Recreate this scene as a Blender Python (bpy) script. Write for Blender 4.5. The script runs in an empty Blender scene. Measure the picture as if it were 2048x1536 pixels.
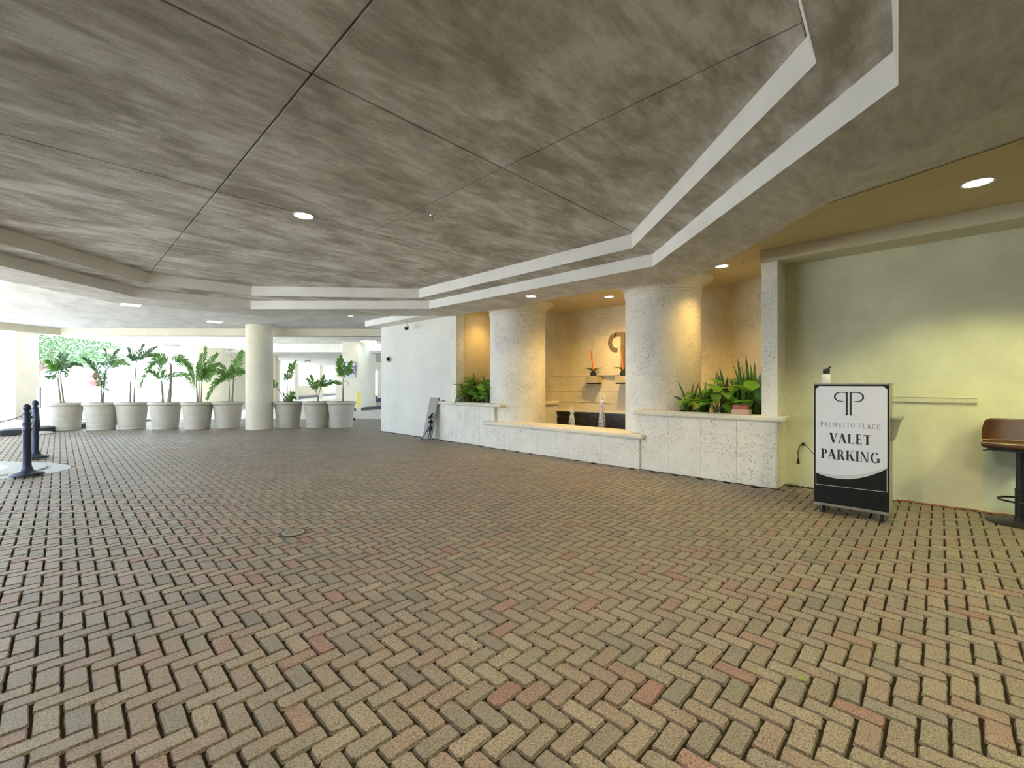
import bpy, bmesh, math, random
import numpy as np
from mathutils import Vector, Matrix, noise
random.seed(7)
SC = bpy.context.scene
C = SC.collection
PI = math.pi
S2 = math.sqrt(2)
# ------------------------------------------------------------------ camera
H = 1.5
AX = math.atan(856/880.)            # X axis lies this far right of the viewing direction
FW = Vector((math.cos(AX), math.sin(AX), 0)); RT = Vector((math.sin(AX), -math.cos(AX), 0))
cam = bpy.data.cameras.new('camera'); cam.sensor_width = 36; cam.lens = 36*880/2048; cam.clip_end = 400; cam.clip_start = 0.02
co = bpy.data.objects.new('camera', cam); C.objects.link(co); SC.camera = co
co.location = (0, 0, H); co.rotation_euler = (PI/2, 0, math.atan2(FW.y, FW.x)-PI/2)
# ------------------------------------------------------------------ world, sun, exposure
w = bpy.data.worlds.new('sky'); SC.world = w; w.use_nodes = True
bg = w.node_tree.nodes['Background']; bg.inputs[0].default_value = (0.70, 0.84, 1.0, 1); bg.inputs[1].default_value = 3.1
sun = bpy.data.lights.new('sun', 'SUN'); sun.energy = 11; sun.angle = 0.02; sun.color = (1, 0.96, 0.88)
so = bpy.data.objects.new('sun', sun); C.objects.link(so); so.rotation_euler = (math.radians(35), 0, math.radians(-45))
SC.view_settings.view_transform = 'Standard'; SC.view_settings.look = 'None'
SC.view_settings.exposure = 1.1; SC.view_settings.gamma = 1; SC.view_settings.use_curve_mapping = False
try:
    SC.cycles.use_denoising = True; SC.cycles.max_bounces = 10; SC.cycles.diffuse_bounces = 7; SC.cycles.sample_clamp_indirect = 6
except Exception: pass
WARM = (1.0, 0.63, 0.19); GREENISH = (1.0, 0.95, 0.40); NEUTRAL = (1.0, 0.86, 0.62)

# ------------------------------------------------------------------ helpers
def V(*a): return Vector(a)
def PQ(p, q, z=0): return Vector(((p+q)/S2, (p-q)/S2, z))      # diagonal frame: p away along the diagonal, q to the right
def ray(u, v):
    r = FW + RT*((u-1024)/880.); r = r.copy(); r.z = -(v-768)/880.; return r
def atP(u, v, p):                                               # the point of depth p along the diagonal
    r = ray(u, v); return V(0, 0, H) + r*(p/((r.x+r.y)/S2))
def atX(u, v, x):
    r = ray(u, v); return V(0, 0, H) + r*(x/r.x)
def atZ(u, v, z):
    r = ray(u, v); return V(0, 0, H) + r*((z-H)/r.z)
def qof(u, p): a = atP(u, 768, p); return (a.x-a.y)/S2

def link(name, me, m=None, parent=None, kind=None):
    o = bpy.data.objects.new(name, me); C.objects.link(o)
    if m is not None and me is not None and not me.materials: me.materials.append(m)
    if parent is not None: o.parent = parent
    if kind: o['kind'] = kind
    return o
def empty(name, loc=(0, 0, 0), rz=0):
    o = bpy.data.objects.new(name, None); C.objects.link(o); o.location = loc; o.rotation_euler = (0, 0, rz); o.empty_display_size = .1; return o
def tag(o, label, cat=None, group=None):
    o['label'] = label
    if cat: o['category'] = cat
    if group: o['group'] = group
    return o

class MB:
    def __init__(s): s.v = []; s.f = []
    def add(s, vs, fs):
        b = len(s.v); s.v += [tuple(v) for v in vs]; s.f += [tuple(i+b for i in f) for f in fs]; return s
    def box(s, a, b, rz=0, c=None):
        x0, y0, z0 = a; x1, y1, z1 = b
        vs = [V(x, y, z) for z in (z0, z1) for x, y in ((x0, y0), (x1, y0), (x1, y1), (x0, y1))]
        if rz:
            c = c or V((x0+x1)/2, (y0+y1)/2, 0); M = Matrix.Rotation(rz, 3, 'Z')
            vs = [M@(v-c)+c for v in vs]
        return s.add(vs, [(0, 3, 2, 1), (4, 5, 6, 7), (0, 1, 5, 4), (1, 2, 6, 5), (2, 3, 7, 6), (3, 0, 4, 7)])
    def pqbox(s, p0, p1, q0, q1, z0, z1):
        vs = [PQ(p, q, z) for z in (z0, z1) for p, q in ((p0, q0), (p0, q1), (p1, q1), (p1, q0))]
        return s.add(vs, [(0, 3, 2, 1), (4, 5, 6, 7), (0, 1, 5, 4), (1, 2, 6, 5), (2, 3, 7, 6), (3, 0, 4, 7)])
    def prism(s, poly, z0, z1):
        n = len(poly); vs = [(x, y, z0) for x, y in poly]+[(x, y, z1) for x, y in poly]
        return s.add(vs, [tuple(range(n-1, -1, -1)), tuple(range(n, 2*n))]+[(i, (i+1) % n, n+(i+1) % n, n+i) for i in range(n)])
    def tube(s, pts, r, n=6, cap=True):
        pts = [Vector(p) for p in pts]; rs = r if isinstance(r, (list, tuple)) else [r]*len(pts)
        vs = []; up = V(0, 0, 1)
        for i, p in enumerate(pts):
            d = (pts[min(i+1, len(pts)-1)]-pts[max(i-1, 0)]).normalized()
            a = d.cross(up)
            if a.length < .05: a = d.cross(V(1, 0, 0))
            a.normalize(); b = a.cross(d)
            for k in range(n): t = 2*PI*k/n; vs.append(p+(a*math.cos(t)+b*math.sin(t))*rs[i])
        fs = [(i*n+k, i*n+(k+1) % n, (i+1)*n+(k+1) % n, (i+1)*n+k) for i in range(len(pts)-1) for k in range(n)]
        if cap: fs += [tuple(range(n-1, -1, -1)), tuple((len(pts)-1)*n+k for k in range(n))]
        return s.add(vs, fs)
    def lathe(s, prof, n=32, c=(0, 0, 0), a0=0, a1=2*PI):
        full = abs(a1-a0-2*PI) < 1e-6; m = n if full else n+1; vs = []
        for r, z in prof:
            for k in range(m): t = a0+(a1-a0)*k/n; vs.append((c[0]+r*math.cos(t), c[1]+r*math.sin(t), c[2]+z))
        fs = []
        for i in range(len(prof)-1):
            for k in range(n): k2 = (k+1) % m; fs.append((i*m+k, i*m+k2, (i+1)*m+k2, (i+1)*m+k))
        return s.add(vs, fs)
    def disc(s, c, r, n=24, down=False):
        vs = [(c[0]+r*math.cos(2*PI*k/n), c[1]+r*math.sin(2*PI*k/n), c[2]) for k in range(n)]
        return s.add(vs, [tuple(range(n-1, -1, -1)) if down else tuple(range(n))])
    def mesh(s, name, smooth=False, bevel=0, seg=2):
        me = bpy.data.meshes.new(name); me.from_pydata(s.v, [], s.f); me.update()
        if bevel:
            bm = bmesh.new(); bm.from_mesh(me); bmesh.ops.remove_doubles(bm, verts=bm.verts, dist=1e-5)
            ed = [e for e in bm.edges if len(e.link_faces) == 2 and e.calc_face_angle(0) > .6]
            bmesh.ops.bevel(bm, geom=ed, offset=bevel, segments=seg, affect='EDGES', profile=.5); bm.to_mesh(me); bm.free()
        if smooth:
            me.polygons.foreach_set('use_smooth', [True]*len(me.polygons))
            try: me.set_sharp_from_angle(angle=math.radians(40))
            except Exception: pass
        return me
    def obj(s, name, m, parent=None, smooth=False, bevel=0, seg=2, kind=None):
        return link(name, s.mesh(name, smooth, bevel, seg), m, parent, kind)

# ------------------------------------------------------------------ materials
class N:
    def __init__(s, name):
        s.m = bpy.data.materials.new(name); s.m.use_nodes = True; s.t = s.m.node_tree; s.b = s.t.nodes['Principled BSDF']
        s.co = None
    def n(s, t, **kw):
        x = s.t.nodes.new(t)
        for k, v in kw.items():
            if k.startswith('i_'): x.inputs[int(k[2:])].default_value = v
            else: setattr(x, k, v)
        return x
    def l(s, a, b): s.t.links.new(a, b)
    def coord(s, scale=(1, 1, 1), obj=False, rot=(0, 0, 0)):
        if obj: o = s.n('ShaderNodeTexCoord').outputs['Object']
        else: o = s.n('ShaderNodeNewGeometry').outputs['Position']
        mp = s.n('ShaderNodeMapping'); mp.inputs['Scale'].default_value = scale; mp.inputs['Rotation'].default_value = rot; s.l(o, mp.inputs[0]); return mp.outputs[0]
    def noise(s, co, scale, detail=4, rough=.55, dist=0):
        x = s.n('ShaderNodeTexNoise'); x.inputs['Scale'].default_value = scale; x.inputs['Detail'].default_value = detail; x.inputs['Roughness'].default_value = rough; x.inputs['Distortion'].default_value = dist
        s.l(co, x.inputs['Vector']); return x.outputs['Fac']
    def vor(s, co, scale, feat='F1', rnd=1):
        x = s.n('ShaderNodeTexVoronoi', feature=feat); x.inputs['Scale'].default_value = scale; x.inputs['Randomness'].default_value = rnd; s.l(co, x.inputs['Vector']); return x.outputs['Distance']
    def ramp(s, f, stops, interp='LINEAR'):
        x = s.n('ShaderNodeValToRGB'); x.color_ramp.interpolation = interp; e = x.color_ramp.elements
        while len(e) < len(stops): e.new(.5)
        for i, (p, c) in enumerate(stops):
            e[i].position = p; e[i].color = (c if len(c) == 4 else (*c, 1)) if hasattr(c, '__len__') else (c, c, c, 1)
        s.l(f, x.inputs[0]); return x.outputs[0]
    def mix(s, f, a, b, mode='MIX'):
        x = s.n('ShaderNodeMix', data_type='RGBA', blend_type=mode)
        for i, val in ((0, f), (6, a), (7, b)):
            if hasattr(val, 'is_output') or hasattr(val, 'links'): s.l(val, x.inputs[i])
            elif i == 0: x.inputs[0].default_value = val
            else: x.inputs[i].default_value = (*val, 1) if len(val) == 3 else val
        return x.outputs[2]
    def math(s, op, a, b=0):
        x = s.n('ShaderNodeMath', operation=op)
        for i, val in ((0, a), (1, b)):
            if hasattr(val, 'links'): s.l(val, x.inputs[i])
            else: x.inputs[i].default_value = val
        return x.outputs[0]
    def col(s, c):
        if hasattr(c, 'links'): s.l(c, s.b.inputs['Base Color'])
        else: s.b.inputs['Base Color'].default_value = (*c, 1)
        return s
    def bump(s, h, st=.3, d=.01):
        x = s.n('ShaderNodeBump'); x.inputs['Strength'].default_value = st; x.inputs['Distance'].default_value = d; s.l(h, x.inputs['Height']); s.l(x.outputs[0], s.b.inputs['Normal']); return s
    def pr(s, rough=.6, metal=0, spec=.5, **k):
        s.b.inputs['Roughness'].default_value = rough; s.b.inputs['Metallic'].default_value = metal; s.b.inputs['Specular IOR Level'].default_value = spec
        for kk, v in k.items(): s.b.inputs[kk.replace('_', ' ')].default_value = v
        return s
def simple(name, c, rough=.6, metal=0, var=.12, sc=6, bump=.1, bs=80, **k):
    n = N(name); co = n.coord(obj=True); f = n.noise(co, sc)
    n.col(n.mix(n.ramp(f, [(.3, 0.), (.7, 1.)]), [x*(1-var) for x in c], [min(1, x*(1+var)) for x in c])); n.pr(rough, metal, **k)
    if bump: n.bump(n.noise(co, bs, 3), bump, .004)
    return n.m

def paver_mat(attr_type):
    n = N('paver_'+attr_type.lower()); a = n.n('ShaderNodeAttribute', attribute_type=attr_type, attribute_name='tint').outputs['Fac']
    base = n.ramp(a, [(0, (.38, .325, .25)), (.15, (.345, .29, .23)), (.30, (.43, .37, .28)), (.44, (.28, .26, .22)), (.56, (.39, .30, .235)), (.68, (.34, .31, .245)), (.79, (.37, .275, .235)), (.90, (.40, .245, .20)), (.955, (.39, .20, .17)), (.975, (.22, .21, .185))], 'CONSTANT')
    co = n.coord()
    big = n.noise(co, 7, 3, .6); fine = n.noise(co, 90, 4, .7); pits = n.noise(co, 170, 2, .5)
    c1 = n.mix(n.ramp(big, [(.38, 0.), (.68, 1.)]), base, (.38, .285, .205))
    c1 = n.mix(.35, base, c1)
    c2 = n.mix(n.ramp(fine, [(.36, .85), (.58, 0.)]), c1, (.13, .105, .07))
    c3 = n.mix(n.ramp(n.noise(co, .55, 3), [(.4, 0.), (.75, .35)]), c2, (.22, .22, .14))
    n.col(n.mix(n.ramp(pits, [(.30, .8), (.40, 0.)]), c3, (.06, .045, .03)))
    hh = n.math('ADD', n.math('MULTIPLY', fine, .7), n.math('MULTIPLY', n.ramp(pits, [(.3, 0.), (.42, 1.)]), .5))
    n.bump(hh, 1.0, .012); n.pr(.42, spec=.5); return n.m
def stucco(name, c0, c1, c2, scale=1.0, stretch=(.22, 1, 1), bump=.5, contrast=(.36, .62)):
    n = N(name); co = n.coord(stretch); cf = n.coord()
    a = n.noise(co, 1.7*scale, 7, .62, .6); b = n.noise(n.coord((.5, 1.6, 1)), 6*scale, 6, .65, .3)
    f = n.math('ADD', n.math('MULTIPLY', a, .6), n.math('MULTIPLY', b, .4))
    c = n.ramp(f, [(contrast[0], c0), ((contrast[0]+contrast[1])/2, c1), (contrast[1], c2)])
    g = n.noise(cf, 140, 3, .7); c = n.mix(n.ramp(g, [(.3, .35), (.55, 0.)]), c, [x*.45 for x in c0]); n.col(c)
    hh = n.math('ADD', n.noise(n.coord((1, 1, 1)), 55, 5, .7), n.math('MULTIPLY', n.noise(co, 5, 5, .6, 1.), .6)); n.bump(hh, bump, .012); n.pr(.85, spec=.2); return n.m
def paint(name, c, bump=.25, var=.05):
    n = N(name); co = n.coord(); f = n.noise(co, 1.3, 5, .6)
    n.col(n.mix(n.ramp(f, [(.35, 0.), (.65, 1.)]), [x*(1-var) for x in c], [min(1, x*(1+var)) for x in c]))
    n.bump(n.noise(co, 45, 4, .65), bump, .004); n.pr(.75, spec=.3); return n.m
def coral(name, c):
    n = N(name); co = n.coord()
    dens = n.ramp(n.noise(co, 2.2, 3), [(.36, .0), (.62, 1.)])
    warp = n.n('ShaderNodeMapping'); warp.inputs['Scale'].default_value = (1, 1, 1.0); n.l(co, warp.inputs[0])
    pit = n.noise(warp.outputs[0], 60, 3, .65, 1.2)
    pm = n.ramp(n.math('ADD', pit, n.math('MULTIPLY', dens, .07)), [(.655, 0.), (.685, 1.)])
    base = n.mix(n.ramp(n.noise(co, 5, 5), [(.35, 0.), (.65, 1.)]), [x*.92 for x in c], c)
    n.col(n.mix(pm, base, (.13, .12, .10)))
    n.bump(n.math('SUBTRACT', n.math('MULTIPLY', n.noise(co, 40, 4, .7), .3), pm), .6, .006); n.pr(.8, spec=.25); return n.m
def leaf(name, c, c2, rough=.4):
    n = N(name); co = n.coord(obj=True); f = n.noise(co, 9, 3)
    n.col(n.mix(n.ramp(f, [(.35, 0.), (.65, 1.)]), c, c2)); n.pr(rough, spec=.5); n.b.inputs['Subsurface Weight'].default_value = 0
    tr = n.n('ShaderNodeBsdfTranslucent'); tr.inputs[0].default_value = (c2[0]*1.2, min(1, c2[1]*1.5), c2[2]*.7, 1)
    ms = n.n('ShaderNodeMixShader'); ms.inputs[0].default_value = .3; out = n.t.nodes['Material Output']
    n.l(n.b.outputs[0], ms.inputs[1]); n.l(tr.outputs[0], ms.inputs[2]); n.l(ms.outputs[0], out.inputs[0]); return n.m
def emit(name, c, s):
    n = N(name); n.pr(.5); n.b.inputs['Emission Color'].default_value = (*c, 1); n.b.inputs['Emission Strength'].default_value = s; n.col((.8, .8, .8)); return n.m

M = {}
M['paver_o'] = paver_mat('OBJECT'); M['paver_g'] = paver_mat('GEOMETRY')
n = N('joint_dirt'); co_ = n.coord(); n.col(n.mix(n.ramp(n.noise(co_, 1.6, 4), [(.45, 0.), (.7, 1.)]), (.03, .021, .013), (.038, .042, .016))); n.bump(n.noise(co_, 120, 4, .8), .9, .01); n.pr(.95, spec=.1); M['dirt'] = n.m
M['ceil'] = stucco('ceiling_stucco', (.42, .39, .33), (.64, .615, .55), (.90, .885, .84), 1.0, (.6, 1, 1), .8, contrast=(.40, .60))
M['ceil2'] = stucco('soffit_stucco', (.50, .475, .41), (.67, .645, .58), (.85, .83, .78), 1.3, (.5, 1, 1), .9)
M['ceil3'] = stucco('outer_ceiling_stucco', (.58, .575, .55), (.72, .715, .69), (.84, .835, .81), 1.2, (1, .3, 1), .4)
M['white'] = paint('fascia_paint', (.84, .83, .78)); M['wall'] = paint('white_wall_paint', (.69, .685, .62), .35)
M['cream'] = paint('cream_paint', (.64, .60, .46)); M['ceil_lamplit'] = paint('lamplit_ceiling_paint', (.62, .52, .32))  # niche ceiling: yellow lamp light put into the colour of white paint
M['green'] = paint('green_wall_paint', (.66, .67, .49), .35, .1); M['niche_lamplit'] = paint('lamplit_niche_paint', (.66, .56, .34))  # niche side wall colour carries the warm lamp light
M['coral'] = coral('coral_stone', (.81, .79, .71)); M['coral_lamplit'] = coral('lamplit_niche_stone', (.70, .63, .46))  # niche stone is the coral stone with lamp warmth in its colour
M['cap'] = coral('cap_stone', (.76, .72, .60))
M['garage'] = paint('garage_wall_paint', (.80, .76, .62)); M['garaget'] = paint('tan_wall_paint', (.68, .60, .46)); M['gwhite'] = paint('garage_beam_paint', (.85, .85, .80))
M['conc'] = simple('pale_concrete', (.62, .60, .55), .8, sc=2); M['conc_out'] = simple('bright_paving', (.80, .79, .76), .8, sc=1)
M['pot'] = simple('pot_plastic', (.46, .425, .345), .55, var=.05, bump=.05); M['soil'] = simple('soil', (.04, .03, .02), .95, bump=.8, bs=60)
M['black'] = simple('black_metal', (.018, .02, .024), .38, .3, var=.2); M['rubber'] = simple('black_rubber', (.015, .015, .015), .7)
M['bluemetal'] = simple('dark_blue_metal', (.03, .04, .065), .35, .5, var=.2)
M['chrome'] = simple('worn_steel', (.5, .5, .5), .3, .9); M['trunk'] = simple('palm_stem', (.20, .17, .12), .7, var=.35, sc=30)
M['stemg'] = simple('green_stalk', (.16, .22, .07), .5); M['frond'] = leaf('palm_leaf', (.06, .15, .025), (.14, .27, .05)); M['frondd'] = leaf('dark_palm_leaf', (.03, .08, .03), (.07, .14, .05))
M['snake'] = leaf('snake_leaf', (.04, .13, .03), (.14, .27, .06), .35); M['calla'] = leaf('broad_leaf', (.12, .30, .04), (.28, .50, .09), .35); M['lime'] = leaf('lime_leaf', (.16, .27, .04), (.30, .42, .09), .4)
M['variegated'] = leaf('grey_green_leaf', (.16, .22, .12), (.30, .36, .18), .4); M['orange'] = leaf('orange_leaf', (.75, .16, .02), (.9, .25, .05), .4); M['redleaf'] = leaf('rust_leaf', (.12, .05, .02), (.2, .08, .03), .5)
M['grate'] = simple('cast_grate', (.36, .35, .31), .6, .0); M['hole'] = simple('drain_hole', (.006, .006, .006), .9)
M['marble'] = simple('polished_marble', (.80, .79, .76), .08, var=.08, sc=2, bump=0); M['graystone'] = simple('grey_stone', (.42, .42, .40), .6, var=.1)
M['kerb'] = simple('dark_kerb', (.05, .055, .06), .6); M['tile'] = simple('wet_slate', (.028, .02, .014), .22, var=.5, sc=20, bump=.6, bs=40)
M['logo'] = simple('bronze_brown_paint', (.17, .12, .045), .6); M['ink'] = simple('black_ink', (.012, .012, .014), .5, bump=0); M['inkgrey'] = simple('grey_ink', (.05, .055, .07), .5, bump=0)
M['signface'] = simple('sign_white', (.62, .66, .76), .4, var=.02, bump=0); M['swoosh'] = simple('sign_silver', (.50, .52, .57), .35, var=.05, bump=0)
M['panelgrey'] = simple('podium_side', (.34, .36, .30), .5); M['podblack'] = simple('podium_black', (.008, .009, .010), .45, var=.4, sc=12, spec=.25)
M['leather'] = simple('brown_leather', (.055, .018, .005), .3, var=.3, sc=5, bump=.15, bs=150, spec=.6); M['stitch'] = simple('seam_piping', (.55, .36, .16), .5)
M['whiteplastic'] = simple('white_plastic', (.8, .8, .78), .35, bump=0); M['greyboard'] = simple('grey_board', (.30, .295, .27), .5, var=.08)
M['shelf'] = coral('shelf_stone', (.50, .44, .27)); M['cable'] = simple('orange_cable', (.45, .13, .04), .5, bump=0); M['redb'] = simple('red_box', (.50, .12, .10), .6); M['tanb'] = simple('tan_brick', (.55, .38, .27), .8)
M['red'] = simple('sign_red', (.6, .03, .03), .4, bump=0); M['yellow'] = simple('yellow_guard', (.85, .70, .05), .5, bump=0)
M['treeleaf'] = leaf('tree_leaf', (.03, .08, .04), (.07, .14, .06), .6); M['bark'] = simple('bark', (.16, .12, .10), .9); M['navy'] = simple('navy_paint', (.04, .05, .14), .5)
M['em_w'] = emit('lamp_warm', (1, .90, .70), 9); M['em_n'] = emit('lamp_neutral', (1, .97, .9), 5); M['dome'] = simple('smoked_dome', (.01, .01, .012), .08, bump=0)
M['moss'] = leaf('moss', (.05, .09, .02), (.10, .15, .04), .9); M['patch'] = paint('pale_wall_patch', (.62, .70, .58)); M['glassy'] = simple('window_glass_tint', (.55, .6, .6), .05, bump=0)
n = N('water_surface'); n.col((.05, .05, .04)); n.pr(.05, spec=.6); n.bump(n.noise(n.coord(), 9, 3), .3, .02); M['water'] = n.m
n = N('jet_water'); n.col((.95, .96, .98)); n.pr(.15, spec=.8); n.bump(n.noise(n.coord(), 40, 3), .8, .01)
tp = n.n('ShaderNodeBsdfTransparent'); ms = n.n('ShaderNodeMixShader'); n.l(n.ramp(n.noise(n.coord((1, 1, .35)), 45, 3), [(.40, .12), (.62, .85)]), ms.inputs[0]); n.l(tp.outputs[0], ms.inputs[1]); n.l(n.b.outputs[0], ms.inputs[2]); n.l(ms.outputs[0], n.t.nodes['Material Output'].inputs[0]); M['jet'] = n.m

# ------------------------------------------------------------------ the paving
LOWER = [(5.99, 2.98), (5.84, 8.30), (3.02, 11.22), (1.03, 11.28), (-1.85, 8.45), (-1.85, 2.6), (.6, .03), (3.33, .17)]
LOWTOP = LOWER[:6]+[(.6, .07), (3.29, .19)]
INBOT = [(5.55, 3.07), (5.51, 8.21), (2.86, 10.55), (1.15, 10.66), (-1.42, 8.15), (-1.42, 3.0), (.9, .40), (3.10, .52)]
INNER = [(5.55, 3.09), (5.49, 8.18), (2.85, 10.50), (1.16, 10.62), (-1.42, 8.15), (-1.42, 3.0), (.9, .41), (3.13, .58)]
OUTER = [(6.88, 2.62), (6.88, 8.72), (3.45, 12.2), (.75, 12.35), (-2.8, 8.95), (-2.8, 2.55), (.7, -.9), (3.42, -.9)]
Z1, Z2, Z3, ZC = 3.20, 3.385, 3.585, 3.46
fl = empty('floor'); fl['kind'] = 'structure'
MB().add([(-9, -6, -.016), (9.8, -6, -.016), PQ(18.95, 3, -.016), PQ(18.95, -19, -.016), (-9, 14, -.016)], [(0, 1, 2, 3, 4)]).obj('joint_bed', M['dirt'], fl)
def paver_outline(nv, rnd, rag):
    L, W = .0955, .0455; out = []
    for k in range(nv):
        t = 2*PI*(k+.5)/nv; c, s_ = math.cos(t), math.sin(t); e = .16
        x = L*math.copysign(abs(c)**e, c); y = W*math.copysign(abs(s_)**e, s_)
        out.append((x*(1-rnd.uniform(0, rag)), y*(1-rnd.uniform(0, rag*1.6))))
    return out
def paver_outline2(rnd, rag, far=False):
    L, W, r = .0972, .0472, rnd.uniform(.005, .015)
    if far: pts = [(L, -W+r), (L, W-r), (L-r, W), (-L+r, W), (-L, W-r), (-L, -W+r), (-L+r, -W), (L-r, -W)]
    else: pts = [(L, -W+r), (L, 0), (L, W-r), (L-r*.3, W-r*.3), (L-r, W), (L*.3, W), (-L*.3, W), (-L+r, W), (-L+r*.3, W-r*.3), (-L, W-r), (-L, 0), (-L, -W+r), (-L+r, -W), (-L*.3, -W), (L*.3, -W), (L-r, -W)]
    return [(x-math.copysign(rnd.uniform(0, rag), x), y-math.copysign(rnd.uniform(0, rag), y)) for x, y in pts]
def paver_geo(rnd, far=False):
    o = paver_outline2(rnd, .005 if not far else .002, far); n_ = len(o); iv = .012
    vs = [(x, y, -.017) for x, y in o]+[(x-math.copysign(min(iv, abs(x)), x)*.38, y-math.copysign(min(iv, abs(y)*.6), y)*.38, -.001+rnd.uniform(-.0008, .0008)) for x, y in o]
    return vs, [(i, (i+1) % n_, n_+(i+1) % n_, n_+i) for i in range(n_)]+[tuple(range(n_, 2*n_))]
rnd = random.Random(3)
near_t = [paver_geo(rnd) for _ in range(14)]; far_t = [paver_geo(rnd, True) for _ in range(10)]
near_me = []
for vs, fs in near_t:
    me = bpy.data.meshes.new('paver'); me.from_pydata(vs, [], fs); me.materials.append(M['paver_o']); near_me.append(me)
DR = V(1.64, 4.67, 0)
def inside_plat(x, y):
    p, q = (x+y)/S2, (x-y)/S2
    return ((p-7.62)/1.0)**2+((q+9.7)/2.05)**2 < 1 or (q < -9.7 and abs(p-7.62) < 1.0)
cells = []
ox, oy = .008, .069
for i in range(-60, 150):
    for j in range(-30, 230):
        r4 = (i+j) % 4
        if r4 == 0: x, y, a = ox+(i+1)*.1, oy+(j+.5)*.1, 0
        elif r4 == 2: x, y, a = ox+(i+.5)*.1, oy+(j+1)*.1, PI/2
        else: continue
        p, q = (x+y)/S2, (x-y)/S2
        if p < .15 or p > 18.95 or (x > 7.55 and y < 12.75): continue
        if q > p*1.3+1.6 or q < -p*1.3-1.6: continue
        if x > 7.08 and y > 1.66 and y < 12.75: continue
        if q < -14.3 and p > 12.8: continue
        if inside_plat(x, y): continue
        if (x-DR.x)**2+(y-DR.y)**2 < .02**2: continue
        d = x*FW.x+y*FW.y; s_ = x*RT.x+y*RT.y
        u = 1024+880*s_/d if d > .05 else 9e9; vv = 768+880*H/d if d > .05 else 9e9
        vis = -40 < u < 2090 and vv < 1560
        cells.append((0 if vis else 1, d, x, y, a))
cells.sort()
vis_n = 300
for c in cells[:vis_n]:
    _, d, x, y, a = c
    o = bpy.data.objects.new('paver', rnd.choice(near_me)); C.objects.link(o); o.parent = fl
    o.location = (x, y, rnd.uniform(-.0015, .0015)); o.rotation_euler = (rnd.uniform(-.006, .006), rnd.uniform(-.006, .006), a+rnd.gauss(0, .013)+(PI if rnd.random() < .5 else 0)); o['tint'] = rnd.random()
av, afs, tint = [], [], []; base = 0
for c in cells[vis_n:]:
    _, d, x, y, a = c
    vs, fs = rnd.choice(near_t if d < 6 else far_t); a2 = a+rnd.gauss(0, .013); ca, sa = math.cos(a2), math.sin(a2); dz = rnd.uniform(-.0015, .0015); t = rnd.random()
    av += [(x+vx*ca-vy*sa, y+vx*sa+vy*ca, vz+dz) for vx, vy, vz in vs]
    afs += [tuple(k+base for k in f) for f in fs]; tint += [t]*len(fs); base += len(vs)
me = bpy.data.meshes.new('paver_field'); me.from_pydata(av, [], afs); at = me.attributes.new('tint', 'FLOAT', 'FACE'); at.data.foreach_set('value', tint)
o = link('paver_field', me, M['paver_g'], fl, 'stuff'); o['label'] = 'brick pavers of the herringbone drive beyond the nearest ones'
print('pavers', len(cells), len(afs))
# pale concrete beyond the pavers and the bright ground outdoors
MB().pqbox(18.95, 70, -12.5, 30, -.10, .004).obj('floor', M['conc'], kind='structure')
MB().pqbox(18.95, 90, -80, -12.5, -.12, .002).obj('ground', M['conc_out'], kind='structure')
MB().box((-60, -30, -.14), (-9, 60, -.03)).obj('ground', M['conc_out'], kind='structure')

# ------------------------------------------------------------------ ceilings
def clip(poly, axis, val, keep_less):
    out = []
    for i in range(len(poly)):
        a, b = poly[i], poly[(i+1) % len(poly)]; da = a[axis]-val; db = b[axis]-val
        if keep_less: da, db = -da, -db
        if da >= 0: out.append(a)
        if (da > 0) != (db > 0) and abs(da-db) > 1e-9:
            t = da/(da-db); out.append((a[0]+(b[0]-a[0])*t, a[1]+(b[1]-a[1])*t))
    return out
ce = empty('ceiling'); ce['kind'] = 'structure'
MB().prism([(x*1.0, y) for x, y in INNER], Z3+.035, Z3+.10).obj('backing', M['dirt'], ce)
xs = [-3, -.62, 1.185, 2.99, 7]; ys = [-2, 3.03, 5.61, 8.2, 13]; g = .006
for i in range(4):
    for j in range(4):
        po = INNER[:]
        for ax, val, kl in ((0, xs[i]+g, False), (0, xs[i+1]-g, True), (1, ys[j]+g, False), (1, ys[j+1]-g, True)):
            if po: po = clip(po, ax, val, kl)
        if len(po) >= 3: MB().prism(po, Z3, Z3+.04).obj('ceiling_panel', M['ceil'], ce, bevel=.004, seg=1)
def ringface(poly_a, za, poly_b, zb, name, mat, parent=None, kind='structure'):
    n_ = len(poly_a); mb = MB(); mb.add([(x, y, za) for x, y in poly_a]+[(x, y, zb) for x, y in poly_b], [(i, (i+1) % n_, n_+(i+1) % n_, n_+i) for i in range(n_)])
    return mb.obj(name, mat, parent, kind=None if parent else kind)
tr = empty('trim_1'); tr['kind'] = 'structure'
def band(pb, pt, z0, z1, name, mat, out=.05):      # one solid board per side
    n_ = len(pb); cx = sum(p[0] for p in pb)/n_; cy = sum(p[1] for p in pb)/n_
    def o_(p): return (p[0]+(p[0]-cx)*out/4, p[1]+(p[1]-cy)*out/4)
    for i in range(n_):
        k = (i+1) % n_; lo = [pb[i], pb[k], o_(pb[k]), o_(pb[i])]; hi = [pt[i], pt[k], o_(pt[k]), o_(pt[i])]
        MB().add([(x, y, z0) for x, y in lo]+[(x, y, z1) for x, y in hi], [(3, 2, 1, 0), (4, 5, 6, 7), (0, 1, 5, 4), (1, 2, 6, 5), (2, 3, 7, 6), (3, 0, 4, 7)]).obj(name, mat, tr)
band(INBOT, INNER, Z2+.003, Z3+.03, 'upper_fascia', M['white'])
band(LOWER, LOWTOP, Z1+.003, Z2, 'lower_fascia', M['white'])
ringface(INBOT, Z2, [(x*1.004+.0, y*1.004) for x, y in LOWTOP], Z2, 'tray_ledge', M['ceil'], tr)
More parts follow.
